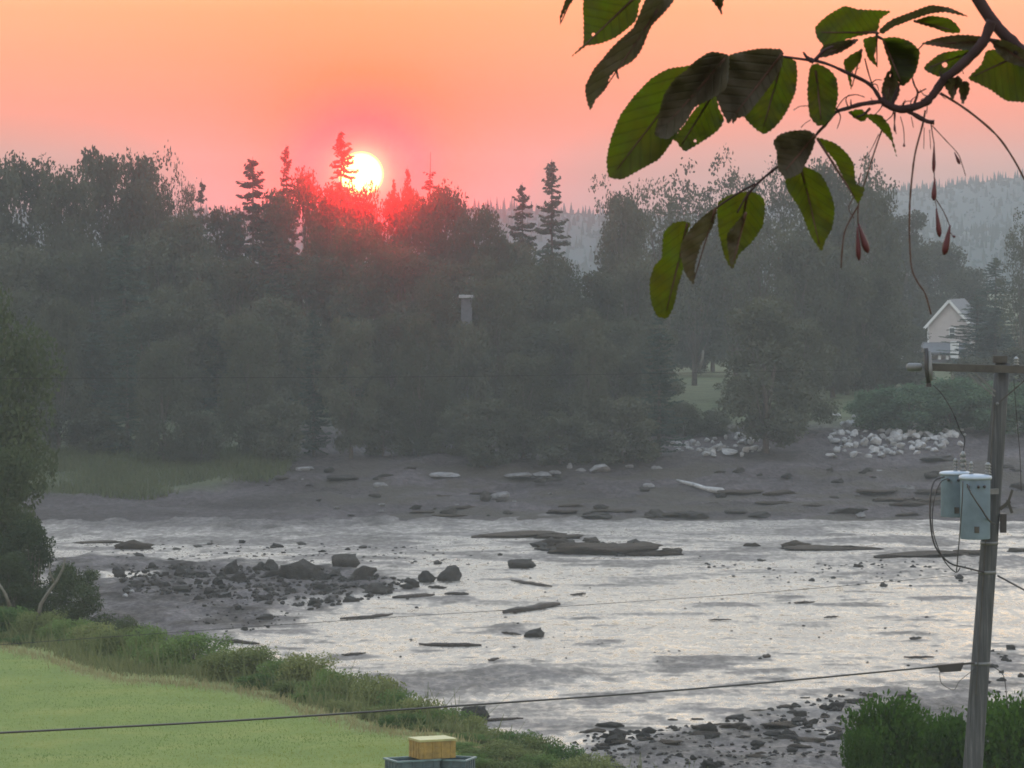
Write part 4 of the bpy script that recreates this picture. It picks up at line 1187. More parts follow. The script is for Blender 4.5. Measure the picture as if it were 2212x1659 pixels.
# ------------------------------------------------------------------ crates
def mat_plastic(name, col, var=0.2):
    return mat_plain(name, col, 0.5, 0, 0.4, var, 5)
M_yel = mat_plastic('weathered_yellow', (0.17, 0.115, 0.03), 0.45); M_ylid = mat_plastic('pale_yellow', (0.23, 0.23, 0.10), 0.25)
M_blue = mat_plastic('teal_blue', (0.028, 0.052, 0.066), 0.45); M_bluerim = mat_plastic('pale_blue_rim', (0.075, 0.125, 0.14), 0.3)
def crate(name, loc, size, rz, body, rim, label, lid=False, ribs=4):
    o = empty(name, loc, rz); tag(o, label, 'crate', 'fishing crates at the lawn edge')
    l, w, h = size; tk = 0.025
    for sx, sy, sw, sd in ((0, -1, l, tk), (0, 1, l, tk), (-1, 0, tk, w - 2 * tk), (1, 0, tk, w - 2 * tk)):
        m = MB(); long = sd == tk
        cx, cy = sx * (l / 2 - tk / 2), sy * (w / 2 - tk / 2)
        span = sw if long else sd
        # wall of slats between posts, open slots between them
        for zc, hh in ((h * 0.15, h * 0.30), (h * 0.475, h * 0.33), (h * 0.82, h * 0.34)):
            m.box((cx, cy, zc), (sw, sd, hh))
        for k in range(ribs):
            f = (k + 0.5) / ribs - 0.5
            m.box((cx + (f * span if long else sx * 0.012), cy + (sy * 0.012 if long else f * span), h * 0.5), (0.04 if long else tk, tk if long else 0.04, h * 0.94))
        m.obj('side_panel', body, o)
    MB().box((0, 0, 0.012), (l - 2 * tk, w - 2 * tk, 0.02)).obj('bottom', body, o)
    if lid:
        MB().box((0, 0, h + 0.02), (l + 0.04, w + 0.04, 0.04)).obj('lid', rim, o)
    else:
        m = MB()
        for sx, sy in ((0, -1), (0, 1)): m.box((0, sy * (w / 2 + 0.006), h + 0.015), (l + 0.05, 0.045, 0.03))
        for sx in (-1, 1): m.box((sx * (l / 2 + 0.006), 0, h + 0.015), (0.045, w - 0.04, 0.03))
        m.obj('rim', rim, o)
    return o
CRY = 84.0
zg = near_z(-2.0, CRY)
cb_ = P(893, 1650, CRY); cb2 = P(975, 1652, CRY + 0.35)
yz = P(935, 1600, CRY).z
hb_ = 0.40
ztop = P(940, 1640, CRY).z
zb0 = max(zg - 0.02, ztop - hb_)
crate('crate', (cb_.x - 0.02, CRY - 0.1, zb0), (0.86, 0.62, ztop - zb0), 0.42, M_blue, M_bluerim, 'teal-blue crate under the left side of the yellow crate')
crate('crate', (cb2.x + 0.0, CRY + 0.18, zb0), (0.76, 0.60, ztop - zb0 - 0.02), -0.30, M_blue, M_bluerim, 'teal-blue crate under the right side of the yellow crate')
yc = P(936, 1640, CRY + 0.05)
crate('crate', (yc.x - 0.02, CRY + 0.05, ztop + 0.035), (0.72, 0.56, P(936, 1597, CRY).z - ztop - 0.05), 0.42, M_yel, M_ylid, 'weathered yellow crate with a pale lid on top of the blue crates', True)

# ------------------------------------------------------------------ utility pole
PY = 66.0
M_pole = NT('weathered_pole_wood')
w1_ = M_pole.noise(10, 6, 0.65, 'Object', (3, 3, 0.12)); w2_ = M_pole.noise(2.0, 4)
cc = M_pole.ramp(w1_, [(0.3, (0.024, 0.026, 0.029)), (0.55, (0.052, 0.055, 0.060)), (0.75, (0.115, 0.12, 0.126))])
M_pole = M_pole.done(M_pole.bsdf(cc, 0.9, 0, 0.15, M_pole.bump(w1_, 0.01)))
M_arm = mat_plain('dark_arm_wood', (0.045, 0.042, 0.038), 0.9, 0, 0.15, 0.35, 6)
M_steel = mat_plain('galvanised_steel', (0.09, 0.095, 0.10), 0.6, 0.3, 0.5, 0.2, 8)
M_tank = mat_plain('pale_blue_grey_paint', (0.128, 0.178, 0.250), 0.55, 0, 0.25, 0.2, 3)
M_lid = mat_plain('pale_lid_paint', (0.22, 0.27, 0.33), 0.45, 0, 0.4, 0.08, 3)
M_porc = mat_plain('grey_porcelain', (0.12, 0.135, 0.145), 0.4, 0, 0.5, 0.08, 4)
M_black = mat_plain('black_rubber', (0.016, 0.014, 0.016), 0.55, 0, 0.35, 0.2, 6)
top = P(2165.5, 783, PY); low = P(2101, 1665, PY)
axis = (top - low).normalized()
foot_z = near_z(low.x, PY) - 0.3
foot = low - axis * ((low.z - foot_z) / axis.z)
pole = empty('utility_pole', foot)
tag(pole, 'leaning weathered wooden utility pole with crossarm at the right edge', 'utility pole')
def pl(dx, dy, off=0.0):
    return P(dx, dy, PY + off) - foot
n = 10
pts = [Vector((0, 0, 0)).lerp(top - foot, i / n) for i in range(n + 1)]
MB().tube(pts, [0.158 - 0.046 * i / n for i in range(n + 1)], 16).obj('pole', M_pole, pole, True)
arm = MB().bar(pl(2011, 793, -0.2), pl(2330, 802, -0.2), 0.09, 0.11).obj('crossarm', M_arm, pole)
MB().box(pl(2160, 776, -0.1) , (0.20, 0.12, 0.10)).obj('pole_cap', M_arm, pole)
for p0, p1, w in (((2092, 808), (2149, 856), 0.035), ((2225, 812), (2154, 873), 0.05), ((2107, 806), (2150, 846), 0.025)):
    MB().bar(pl(*p0, -0.26), pl(*p1, -0.19), w, 0.02).obj('arm_brace', M_steel if w < .05 else M_arm, pole)
MB().lathe([(0.02, -0.02), (0.025, 0), (0.02, 0.03)], 8, pl(2155, 872, -0.2), Matrix.Rotation(math.pi / 2, 3, 'X')).obj('bolt', M_steel, pole, True)
def insulator(parent, base, h, r, mat=None, sheds=3, tilt=None):
    prof = [(r * 0.4, 0)]
    for i in range(sheds):
        z0 = h * (i + 0.3) / (sheds + 0.3); prof += [(r * 0.5, z0 - 0.004), (r, z0), (r * 0.55, z0 + h * 0.16)]
    prof += [(r * 0.35, h), (0.005, h * 1.02)]
    return MB().lathe(prof, 12, base, tilt).obj('insulator', mat or M_porc, parent, True)
RX = Matrix.Rotation(-math.pi / 2, 3, 'Y')
o = MB().lathe([(0.03, 0), (0.055, 0.02), (0.062, 0.10), (0.06, 0.2), (0.03, 0.235)], 12, pl(1992, 793, -0.2), RX).obj('insulator', M_steel, pole, True)
MB().bar(pl(1993, 793, -0.2), pl(2013, 793, -0.2), 0.03, 0.03).obj('pin', M_steel, pole)
insulator(pole, pl(2057, 820, -0.2), 0.09, 0.025)
insulator(pole, pl(2195, 790, -0.2), 0.13, 0.05)
# hardware on the right of the pole
hw = MB(); hw.bar(pl(2160, 1100, -0.05), pl(2182, 1082, -0.05), 0.05, 0.05); hw.bar(pl(2178, 1085, -0.05), pl(2187, 1058, -0.05), 0.035, 0.035); hw.bar(pl(2176, 1080, -0.05), pl(2186, 1108, -0.05), 0.04, 0.04)
hw.obj('bracket', M_arm, pole)
MB().box(pl(2167, 1130, -0.08), (0.09, 0.1, 0.28)).obj('meter_box', M_black, pole)
for yy, s in ((1236, 1), (1433, 1), (1173, -1)):
    f = (yy - 783) / (1665 - 783); xx = 2165.5 + (2101 - 2165.5) * f
    MB().lathe([(0.118 + 0.03 * f, -0.025), (0.122 + 0.03 * f, 0), (0.118 + 0.03 * f, 0.025)], 16, pl(xx, yy)).obj('band', M_steel, pole, True)
MB().bar(pl(2148, 870, -0.13), pl(2108, 1500, -0.16), 0.012, 0.012).obj('ground_strip', M_arm, pole)

# fuse cutout hanging at the left end of the crossarm
fc = empty('fuse_cutout', P(2003, 795, PY - 0.32)); tag(fc, 'grey and black fuse cutout hanging upright at the left end of the crossarm', 'fuse cutout')
def fl(dx, dy, off=-0.32): return P(dx, dy, PY + off) - fc.location
MB().tube([fl(2000, 752), fl(2003, 795), fl(2006, 828)], [0.035, 0.042, 0.035], 10).obj('fuse_tube', M_black, fc, True)
MB().tube([fl(2008, 758, -0.36), fl(2010, 800, -0.36), fl(2012, 822, -0.36)], [0.018, 0.03, 0.022], 8).obj('insulator', M_steel, fc, True)
MB().box(fl(2006, 832), (0.07, 0.07, 0.05)).obj('lower_clamp', M_black, fc)
MB().box(fl(1996, 757), (0.06, 0.05, 0.05)).obj('upper_clamp', M_steel, fc)

# transformers
def transformer(name, dx0, dx1, ytop, ybot, Y, label, bush, front=True):
    c = P((dx0 + dx1) / 2, ybot, Y); tpt = P((dx0 + dx1) / 2, ytop, Y)
    r = (dx1 - dx0) * K * Y / 2; h = tpt.z - c.z
    o = empty(name, c); tag(o, label, 'transformer', 'transformers on the utility pole')
    MB().lathe([(r * 0.92, 0), (r * 0.97, 0.01), (r * 0.97, h * 0.93), (r, h * 0.94), (r, h * 0.965), (r * 0.97, h * 0.97)], 28).obj('tank', M_tank, o, True)
    MB().lathe([(r * 1.06, h * 0.95), (r * 1.08, h * 0.97), (r * 1.06, h), (r * 0.85, h * 1.02), (r * 0.2, h * 1.035)], 28).obj('lid', M_lid, o, True)
    for bx, y0, y1, rr in bush:
        b0 = P(bx, y0, Y) - c; hh = (y0 - y1) * K * Y
        insulator(o, b0, hh, rr, None, 4)
    MB().box((0.0, -r * 0.99, h * 0.16), (0.07, 0.02, 0.09)).obj('plate', M_arm, o)
    for kx in (-0.55, 0.1, 0.5):
        MB().lathe([(0.02, 0), (0.024, 0.03), (0.015, 0.06)], 8, (r * kx, -r * math.sqrt(1 - kx * kx) * 0.97, h * 0.84), Matrix.Rotation(math.pi / 2, 3, 'X')).obj('terminal', M_black, o, True)
    MB().bar((r * 0.6, -0.02, h * 0.75), (r * 1.5, 0.12, h * 0.75), 0.06, 0.08).obj('hanger', M_steel, o)
    return o
tA = transformer('transformer', 2073, 2140, 1028, 1164, PY - 0.42, 'larger pale blue-grey transformer tank in front, against the pole', [(2134, 1026, 999, 0.055), (2098, 1026, 997, 0.04)])
tB = transformer('transformer', 2031, 2096, 1020, 1116, PY + 0.34, 'pale blue-grey transformer tank behind and left of the larger one', [(2064, 1019, 990, 0.04), (2080, 1022, 975, 0.055)])

# ------------------------------------------------------------------ wires
def wire(name, pts, rad, label, group=None, cat='cable', mat=None, sub=4):
    pp = [P(*p) for p in pts]
    # smooth through the points
    out = []
    for i in range(len(pp) - 1):
        p0 = pp[max(i - 1, 0)]; p1 = pp[i]; p2 = pp[i + 1]; p3 = pp[min(i + 2, len(pp) - 1)]
        for k in range(sub):
            u = k / sub
            out.append(0.5 * ((2 * p1) + (p2 - p0) * u + (2 * p0 - 5 * p1 + 4 * p2 - p3) * u * u + (3 * p1 - p0 - 3 * p2 + p3) * u ** 3))
    out.append(pp[-1])
    return tag(MB().tube(out, rad, 6).obj(name, mat or M_black, None, True), label, cat, group)
wire('telephone_cable', [(-160, 1592, 52), (0, 1583, 53.2), (500, 1557, 57), (940, 1528, 59.5), (1500, 1488, 62.5), (2012, 1441, 65.6)], 0.0135, 'thick dark cable crossing over the lawn and mud to the pole')
wire('service_wire', [(-160, 1404, 58), (720, 1342, 61), (1200, 1311, 62.5), (1700, 1276, 64.5), (2128, 1237, 65.9)], 0.004, 'thin faint wire crossing in front of the bright mud')
wire('power_line', [(-160, 818, 56), (500, 816, 58.5), (1100, 812, 61), (1958, 797, 65.8)], 0.003, 'thin faint power line from the crossarm across the dark wood')
wire('power_line', [(2335, 1340, 60), (2270, 1306, 63), (2212, 1274, 65), (2156, 1244, 65.95)], 0.015, 'thick dark wire leaving the pole down to the right frame edge')
wire('jumper_wire', [(2016, 832, 65.7), (2035, 852, 65.7), (2058, 890, 65.8), (2074, 930, 66.0), (2084, 948, 66.3), (2081, 974, 66.34)], 0.008, 'thin jumper wire hanging from the fuse cutout down to the rear transformer', 'jumper wires on the pole')
wire('jumper_wire', [(2040, 1030, 66.0), (2018, 1040, 65.9), (2010, 1075, 65.8), (2010, 1130, 65.8), (2020, 1180, 65.8), (2050, 1215, 65.8), (2085, 1226, 65.8), (2126, 1236, 65.85)], 0.013, 'dark cable loop sweeping left of the transformers down to the pole', 'jumper wires on the pole')
wire('jumper_wire', [(2046, 1034, 66.0), (2030, 1045, 65.9), (2016, 1090, 65.8), (2016, 1150, 65.8), (2038, 1208, 65.8), (2064, 1236, 65.8), (2074, 1226, 65.8)], 0.009, 'thinner cable loop beside the dark one, left of the transformers', 'jumper wires on the pole')
wire('jumper_wire', [(2080, 1040, 65.2), (2078, 1090, 65.2), (2071, 1180, 65.4), (2066, 1236, 65.6)], 0.008, 'straight thin wire hanging down the left edge of the larger transformer', 'jumper wires on the pole')
wire('jumper_wire', [(2089, 1046, 65.2), (2098, 1066, 65.15), (2120, 1100, 65.15), (2138, 1126, 65.5), (2150, 1132, 65.8)], 0.012, 'dark wire slanting across the face of the larger transformer', 'jumper wires on the pole')
wire('jumper_wire', [(2190, 820, 66.0), (2196, 900, 66.1), (2203, 980, 66.1), (2206, 1060, 66.1)], 0.006, 'thin grey wire hanging down right of the pole', 'jumper wires on the pole')
wire('jumper_wire', [(2145, 1440, 65.9), (2165, 1455, 65.9), (2172, 1480, 65.9), (2176, 1530, 65.9)], 0.006, 'thin loose wire hanging low at the right of the pole', 'jumper wires on the pole')
wire('jumper_wire', [(2030, 1452, 65.5), (2034, 1476, 65.6), (2060, 1490, 65.7), (2074, 1470, 65.8), (2112, 1440, 65.85)], 0.005, 'thin loose wire looping below the splice box', 'jumper wires on the pole')
sb = empty('splice_box', P(2053, 1440, 65.7)); tag(sb, 'small black splice box hanging on the cable just left of the pole', 'splice box')
def sl_(dx, dy): return P(dx, dy, 65.7) - sb.location
MB().add([*(sl_(a, b) + Vector((0, y, 0)) for y in (-0.06, 0.06) for a, b in ((2023, 1436), (2082, 1431), (2075, 1449), (2031, 1452)))], [(0, 1, 2, 3), (7, 6, 5, 4), (0, 4, 5, 1), (1, 5, 6, 2), (2, 6, 7, 3), (3, 7, 4, 0)]).obj('box', M_black, sb)
MB().bar(sl_(2011, 1441), sl_(2106, 1432), 0.03, 0.03).obj('hanger_bar', M_black, sb)

# ------------------------------------------------------------------ leafy branch hanging in close, upper right
def mat_leaf(name, refl, trans, fac):
    t = NT(name)
    n1 = t.noise(45, 4, 0.6); n2 = t.noise(260, 3, 0.6)
    f = t.math('ADD', t.math('MULTIPLY', n1, 0.7), t.math('MULTIPLY', n2, 0.3))
    rc = t.ramp(f, [(0.3, tuple(v * 0.7 for v in refl)), (0.7, tuple(v * 1.25 for v in refl))])
    tcx = t.ramp(f, [(0.3, (trans[0] * 1.1, trans[1] * 0.75, trans[2])), (0.7, (trans[0] * 0.95, trans[1] * 1.2, trans[2]))])
    vs, vu = t.attr('across'), t.attr('along')
    k = t.math('FRACT', t.math('MULTIPLY', t.math('SUBTRACT', vu, t.math('MULTIPLY', t.math('ABSOLUTE', vs), 0.30)), 8.5))
    side = t.math('ABSOLUTE', t.math('SUBTRACT', k, 0.5))
    vein = t.ramp(side, [(0.0, (1, 1, 1)), (0.07, (1, 1, 1)), (0.14, (0, 0, 0))])
    rc = t.mix(t.math('MULTIPLY', vein, 0.35), rc, (0.05, 0.05, 0.028))
    tcx = t.mix(t.math('MULTIPLY', vein, 0.45), tcx, tuple(v * 0.45 for v in trans))
    d = t.n('ShaderNodeBsdfPrincipled'); t.l(rc, d.inputs['Base Color']); d.inputs['Roughness'].default_value = 0.6; d.inputs['Specular IOR Level'].default_value = 0.15
    bp = t.bump(t.math('ADD', f, t.math('MULTIPLY', vein, 0.8)), 0.0007); t.l(bp, d.inputs['Normal'])
    tr = t.n('ShaderNodeBsdfTranslucent'); t.l(tcx, tr.inputs['Color'])
    ms = t.n('ShaderNodeMixShader'); ms.inputs[0].default_value = fac
    t.l(d.outputs[0], ms.inputs[1]); t.l(tr.outputs[0], ms.inputs[2])
    return t.done(ms)
M_leaf = mat_leaf('green_leaf', (0.026, 0.030, 0.013), (0.066, 0.088, 0.004), 0.60)
M_leaf_shaded = mat_leaf('shaded_leaf', (0.050, 0.044, 0.030), (0.050, 0.046, 0.012), 0.30)  # shaded and folded leaves: shade put into a darker, less translucent colour
M_twig = mat_plain('branch_bark', (0.024, 0.014, 0.014), 0.9, 0, 0.2, 0.35, 60)
M_stalk = mat_plain('fruit_stalk', (0.055, 0.030, 0.022), 0.7, 0, 0.2, 0.2, 60)
M_pod = mat_plain('dark_red_fruit', (0.045, 0.008, 0.012), 0.5, 0, 0.3, 0.3, 80)
BY = 3.3
def z4(X, Yc): return (1179.5 + X * .4668, Yc * .4668)
broot = empty('leafy_branch', P(*z4(2100, 120), BY))
tag(broot, 'close leafy tree branch with dark red fruits hanging into the upper right', 'branch')
borg = broot.location.copy()
def b4(X, Yc, off=0.0): return P(*z4(X, Yc), BY + off) - borg
lr = np.random.default_rng(99)
def smooth_poly(poly, step, serr):
    out = []
    n = len(poly)
    for i in range(n):
        p0, p1, p2, p3 = (np.array(poly[(i + k) % n], float) for k in (-1, 0, 1, 2))
        ln = np.linalg.norm(p2 - p1); m = max(1, int(ln / step))
        sharp = ln < 1e-6
        nrm = np.array([(p2 - p1)[1], -(p2 - p1)[0]]) / (ln + 1e-9)
        for k in range(m):
            u = k / m
            q = 0.5 * (2 * p1 + (p2 - p0) * u + (2 * p0 - 5 * p1 + 4 * p2 - p3) * u * u + (3 * p1 - p0 - 3 * p2 + p3) * u ** 3)
            q = 0.45 * q + 0.55 * (p1 + (p2 - p1) * u)
            out.append(q + nrm * serr * (1 if k % 2 else -0.6) * lr.uniform(0.4, 1))
    return out
def leaf(poly, base, tip, off=0.0, mat=None, curl=0.012, tilt=0.0, double=False, holes=()):
    poly = [(a + lr.uniform(-4, 4), b + lr.uniform(-4, 4)) for a, b in poly]
    pts = smooth_poly(poly, 10, 3.6)
    pa = np.array(pts); lo = pa.min(0); hi = pa.max(0)
    nb = len(pts)
    vin = [Vector(p) for p in pts]
    g = 24
    gx, gy = np.meshgrid(np.arange(lo[0] + g / 2, hi[0], g), np.arange(lo[1] + g / 2, hi[1], g))
    gp = np.stack([gx.ravel() + lr.uniform(-4, 4, gx.size), gy.ravel() + lr.uniform(-4, 4, gx.size)], -1)
    ok = poly_sd(gp[:, 0], gp[:, 1], pa) > 6
    for hx, hy, hr in holes: ok &= np.hypot(gp[:, 0] - hx, gp[:, 1] - hy) > hr + 3
    vin += [Vector(p) for p in gp[ok]]
    edges = [(i, (i + 1) % nb) for i in range(nb)]
    for hx, hy, hr in holes:
        s = len(vin)
        for k in range(7): vin.append(Vector((hx + hr * math.cos(k * .8976), hy + hr * math.sin(k * .8976))))
        edges += [(s + k, s + (k + 1) % 7) for k in range(7)]
    vo, eo, fo, *_ = geometry.delaunay_2d_cdt([v.to_2d() for v in vin], edges, [], 1, 1e-4)
    fo = [f for f in fo if poly_sd(np.array([sum(vo[i].x for i in f) / len(f)]), np.array([sum(vo[i].y for i in f) / len(f)]), pa)[0] > -0.3]
    for hx, hy, hr in holes:
        fo = [f for f in fo if math.hypot(sum(vo[i].x for i in f) / len(f) - hx, sum(vo[i].y for i in f) / len(f) - hy) > hr * 0.85]
    ba, ti = np.array(base, float), np.array(tip, float)
    ax = ti - ba; ln = np.linalg.norm(ax); ax /= ln; px = np.array([-ax[1], ax[0]])
    wmax = np.abs((pa - ba) @ px).max() + 1e-6
    def depth(x, y):
        d = np.array([x, y]) - ba
        s = (d @ px) / wmax; u = (d @ ax) / ln
        return off + curl * (abs(s) ** 1.3) * -1 + tilt * s + 0.010 * math.sin(u * 3.0) + 0.0035 * math.sin(u * 23 + base[0]) * abs(s) + 0.004 * math.sin(s * 5 + u * 7)
    V = [b4(v.x, v.y, depth(v.x, v.y)) for v in vo]
    mb = MB(); mb.add(V, fo)
    if double:
        mb.add([b4(v.x, v.y, depth(v.x, v.y) + 0.004) for v in vo], fo)
    o = mb.obj('leaf', mat or M_leaf, broot, True)
    q_ = np.array([(v.x, v.y) for v in vo]) - ba
    ss = (q_ @ px) / wmax; uu = (q_ @ ax) / ln
    if double: ss = np.concatenate([ss, ss]); uu = np.concatenate([uu, uu])
    set_attr(o.data, 'across', ss); set_attr(o.data, 'along', uu)
    k = [ba + (ti - ba) * f for f in np.linspace(0, 0.93, 9)]
    k = [q for q in k if poly_sd(np.array([q[0]]), np.array([q[1]]), pa)[0] > -2]
    if len(k) > 2:
        MB().tube([b4(q[0], q[1], depth(*q) - 0.0005) for q in k], np.linspace(0.0011, 0.0004, len(k)).tolist(), 5).obj('midrib', M_stalk, o, True)
    return o
leaf([(183, -30), (440, -30), (430, 20), (418, 95), (330, 168), (250, 203), (185, 215), (120, 262), (168, 205), (172, 120)], (420, -20), (125, 260), 0.0, holes=[(220, 160, 9)])
leaf([(600, -12), (545, 60), (485, 122), (462, 190), (440, 238), (400, 278), (335, 322), (300, 350), (272, 415), (232, 468), (205, 512), (187, 470), (183, 400), (215, 325), (262, 268), (325, 200), (400, 132), (432, 60), (470, -20)], (560, -20), (205, 510), -0.03, M_leaf_shaded, 0.02)
leaf([(322, 325), (334, 340), (337, 370), (327, 345)], (325, 326), (337, 370), -0.03, M_leaf_shaded, 0.0)
leaf([(135, -10), (100, 30), (72, 85), (65, 116), (60, 80), (85, 20), (100, -10)], (120, -8), (65, 115), 0.05, M_leaf_shaded)
leaf([(760, -12), (822, -12), (815, 40), (812, 72), (790, 35)], (790, -12), (812, 72), 0.02, M_leaf_shaded)
leaf([(640, 305), (700, 300), (690, 430), (640, 560), (585, 655), (520, 735), (430, 792), (352, 828), (300, 824), (282, 800), (279, 735), (298, 650), (340, 542), (400, 450), (480, 370), (560, 323)], (690, 310), (300, 822), 0.0, curl=0.02)
leaf([(690, 505), (780, 415), (802, 500), (822, 555), (800, 600), (735, 650), (640, 700), (600, 660), (585, 650), (640, 570)], (775, 430), (615, 690), 0.02, holes=[(690, 652, 7)])
leaf([(700, 275), (760, 243), (845, 258), (850, 330), (830, 410), (760, 460), (690, 500), (640, 570), (560, 640), (505, 625), (515, 560), (545, 450), (590, 370), (650, 320)], (830, 270), (520, 620), -0.03, M_leaf_shaded, 0.028, 0, True)
leaf([(845, 255), (905, 240), (990, 228), (1090, 226), (1102, 268), (1085, 320), (1050, 380), (1000, 445), (930, 535), (890, 550), (868, 578), (862, 548), (845, 575), (828, 548), (805, 490), (780, 412), (830, 330)], (1095, 245), (850, 560), -0.02, M_leaf_shaded, 0.02, 0.005, True)
leaf([(1085, 262), (1150, 280), (1162, 345), (1152, 425), (1112, 520), (1065, 588), (1012, 618), (982, 612), (918, 540), (958, 480), (1035, 380)], (1095, 270), (1000, 610), 0.02)
leaf([(1245, 290), (1300, 318), (1342, 360), (1350, 430), (1332, 530), (1302, 572), (1262, 580), (1226, 540), (1210, 470), (1208, 390), (1225, 310)], (1245, 292), (1275, 578), -0.01)
leaf([(1240, 130), (1290, 82), (1380, 28), (1450, 42), (1592, 50), (1548, 88), (1532, 150), (1440, 168), (1390, 185), (1292, 212), (1255, 180)], (1530, 150), (1250, 150), 0.03)
leaf([(1262, 268), (1282, 210), (1390, 185), (1450, 178), (1440, 200), (1380, 238), (1310, 262)], (1440, 185), (1265, 265), 0.01, M_leaf_shaded, 0.015)
leaf([(1465, 180), (1532, 170), (1528, 225), (1518, 260), (1534, 312), (1490, 268)], (1530, 172), (1532, 310), 0.0)
leaf([(1462, 228), (1458, 285), (1412, 340), (1416, 414), (1390, 345), (1378, 290), (1400, 258)], (1460, 230), (1414, 412), 0.0)
leaf([(1560, 182), (1620, 168), (1682, 190), (1728, 240), (1716, 320), (1684, 368), (1652, 400), (1612, 340), (1578, 255)], (1562, 186), (1650, 395), -0.01, None, 0.015, 0, True)
leaf([(1602, 315), (1640, 402), (1632, 450), (1600, 490), (1560, 455), (1548, 415), (1575, 345)], (1605, 320), (1580, 470), 0.01, M_leaf_shaded, 0.012, 0, False, [(1597, 350, 8)])
leaf([(1540, 142), (1600, 90), (1700, 55), (1780, 22), (1870, 40), (1958, 74), (1850, 58), (1780, 66), (1700, 92), (1610, 125), (1560, 160)], (1550, 150), (1955, 72), 0.02, M_leaf_shaded, 0.01)
leaf([(1700, 96), (1780, 74), (1870, 86), (1912, 122), (1915, 152), (1860, 150), (1790, 130)], (1705, 97), (1912, 148), 0.02)
leaf([(1738, 206), (1800, 180), (1900, 160), (1990, 166), (2060, 190), (1985, 230), (1880, 224), (1800, 216)], (2050, 190), (1742, 206), 0.02, M_leaf_shaded, 0.015)
leaf([(1955, 362), (2012, 300), (2042, 235), (2120, 230), (2260, 300), (2290, 470), (2210, 474), (2130, 462), (2060, 422), (2000, 388)], (2200, 250), (1960, 362), 0.03)
leaf([(2060, 188), (2130, 190), (2240, 250), (2260, 320), (2150, 290), (2090, 250)], (2060, 190), (2240, 300), 0.0, M_leaf_shaded, 0.012, 0, False, [(2172, 245, 12)])
leaf([(1758, 302), (1830, 242), (1990, 228), (1935, 300), (1862, 360), (1800, 352), (1752, 325)], (1985, 232), (1758, 318), 0.03, None, 0.012, 0, False, [(1845, 300, 13)])
leaf([(1838, 386), (1900, 350), (1926, 370), (1905, 420), (1880, 462), (1862, 420)], (1905, 355), (1880, 460), 0.0, M_leaf_shaded)
leaf([(1908, 382), (1954, 378), (1956, 420), (1925, 482), (1915, 430)], (1935, 380), (1925, 480), 0.01, M_leaf_shaded)
leaf([(1478, 530), (1550, 532), (1592, 582), (1612, 660), (1622, 724), (1592, 655), (1542, 592)], (1485, 532), (1620, 722), 0.0)
leaf([(1400, 520), (1450, 508), (1500, 530), (1470, 560), (1430, 552)], (1405, 520), (1470, 556), 0.02)
leaf([(1052, 662), (1076, 620), (1140, 606), (1212, 604), (1252, 626), (1240, 680), (1202, 758), (1180, 800), (1112, 826), (1075, 780), (1066, 700)], (1245, 625), (1090, 810), -0.03, M_leaf_shaded, 0.02, 0, True)
leaf([(1190, 768), (1270, 800), (1306, 860), (1332, 960), (1322, 1055), (1290, 1115), (1272, 1164), (1222, 1092), (1172, 970), (1115, 872), (1108, 815)], (1180, 775), (1272, 1160), 0.0, curl=0.018)
leaf([(1252, 640), (1330, 660), (1392, 710), (1422, 760), (1432, 850), (1472, 868), (1442, 938), (1402, 882), (1332, 742)], (1255, 642), (1442, 935), 0.0)
leaf([(790, 940), (850, 900), (940, 884), (1002, 910), (1018, 960), (1002, 1040), (952, 1120), (892, 1180), (860, 1244), (830, 1200), (802, 1080)], (935, 890), (860, 1240), 0.02, curl=0.02)
leaf([(925, 980), (905, 1080), (890, 1160), (860, 1242), (848, 1180), (836, 1092), (870, 1040)], (925, 985), (860, 1240), -0.01, M_leaf_shaded, 0.01)
leaf([(758, 980), (792, 958), (772, 1050), (712, 1140), (690, 1230), (682, 1314), (640, 1262), (618, 1135), (678, 1040)], (785, 962), (680, 1310), -0.02, M_leaf_shaded, 0.02)
leaf([(545, 1080), (580, 1036), (630, 1024), (668, 1040), (645, 1100), (632, 1160), (635, 1240), (615, 1330), (592, 1420), (562, 1476), (512, 1462), (482, 1392), (478, 1300), (502, 1230), (538, 1190)], (655, 1035), (550, 1470), 0.02, curl=0.02)
# wood
def stem(name, pts, r0, r1, mat=None, off=0.0, parent=None, seg=8):
    pp = [b4(*p, off) for p in pts]
    out = []
    for i in range(len(pp) - 1):
        p0 = pp[max(i - 1, 0)]; p1 = pp[i]; p2 = pp[i + 1]; p3 = pp[min(i + 2, len(pp) - 1)]
        for k in range(4):
            u = k / 4
            out.append(0.5 * ((2 * p1) + (p2 - p0) * u + (2 * p0 - 5 * p1 + 4 * p2 - p3) * u * u + (3 * p1 - p0 - 3 * p2 + p3) * u ** 3))
    out.append(pp[-1])
    n = len(out)
    rad = [(r0 + (r1 - r0) * i / (n - 1)) * (1 + lr.uniform(-0.14, 0.22)) for i in range(n)]
    return MB().tube(out, rad, seg).obj(name, mat or M_twig, parent or broot, True)
U_ = K * BY * .4668           # metres per unit of the close-up
stem('limb', [(1940, -120), (1990, -20), (2060, 90), (2130, 170), (2230, 275), (2400, 470)], 27 * U_, 34 * U_, None, 0.03, None, 12)
stem('limb', [(2062, 95), (2030, 180), (1985, 240), (1900, 320), (1840, 370), (1790, 440), (1745, 480), (1660, 505), (1600, 495), (1545, 460)], 23 * U_, 15 * U_, None, 0.0, None, 10)
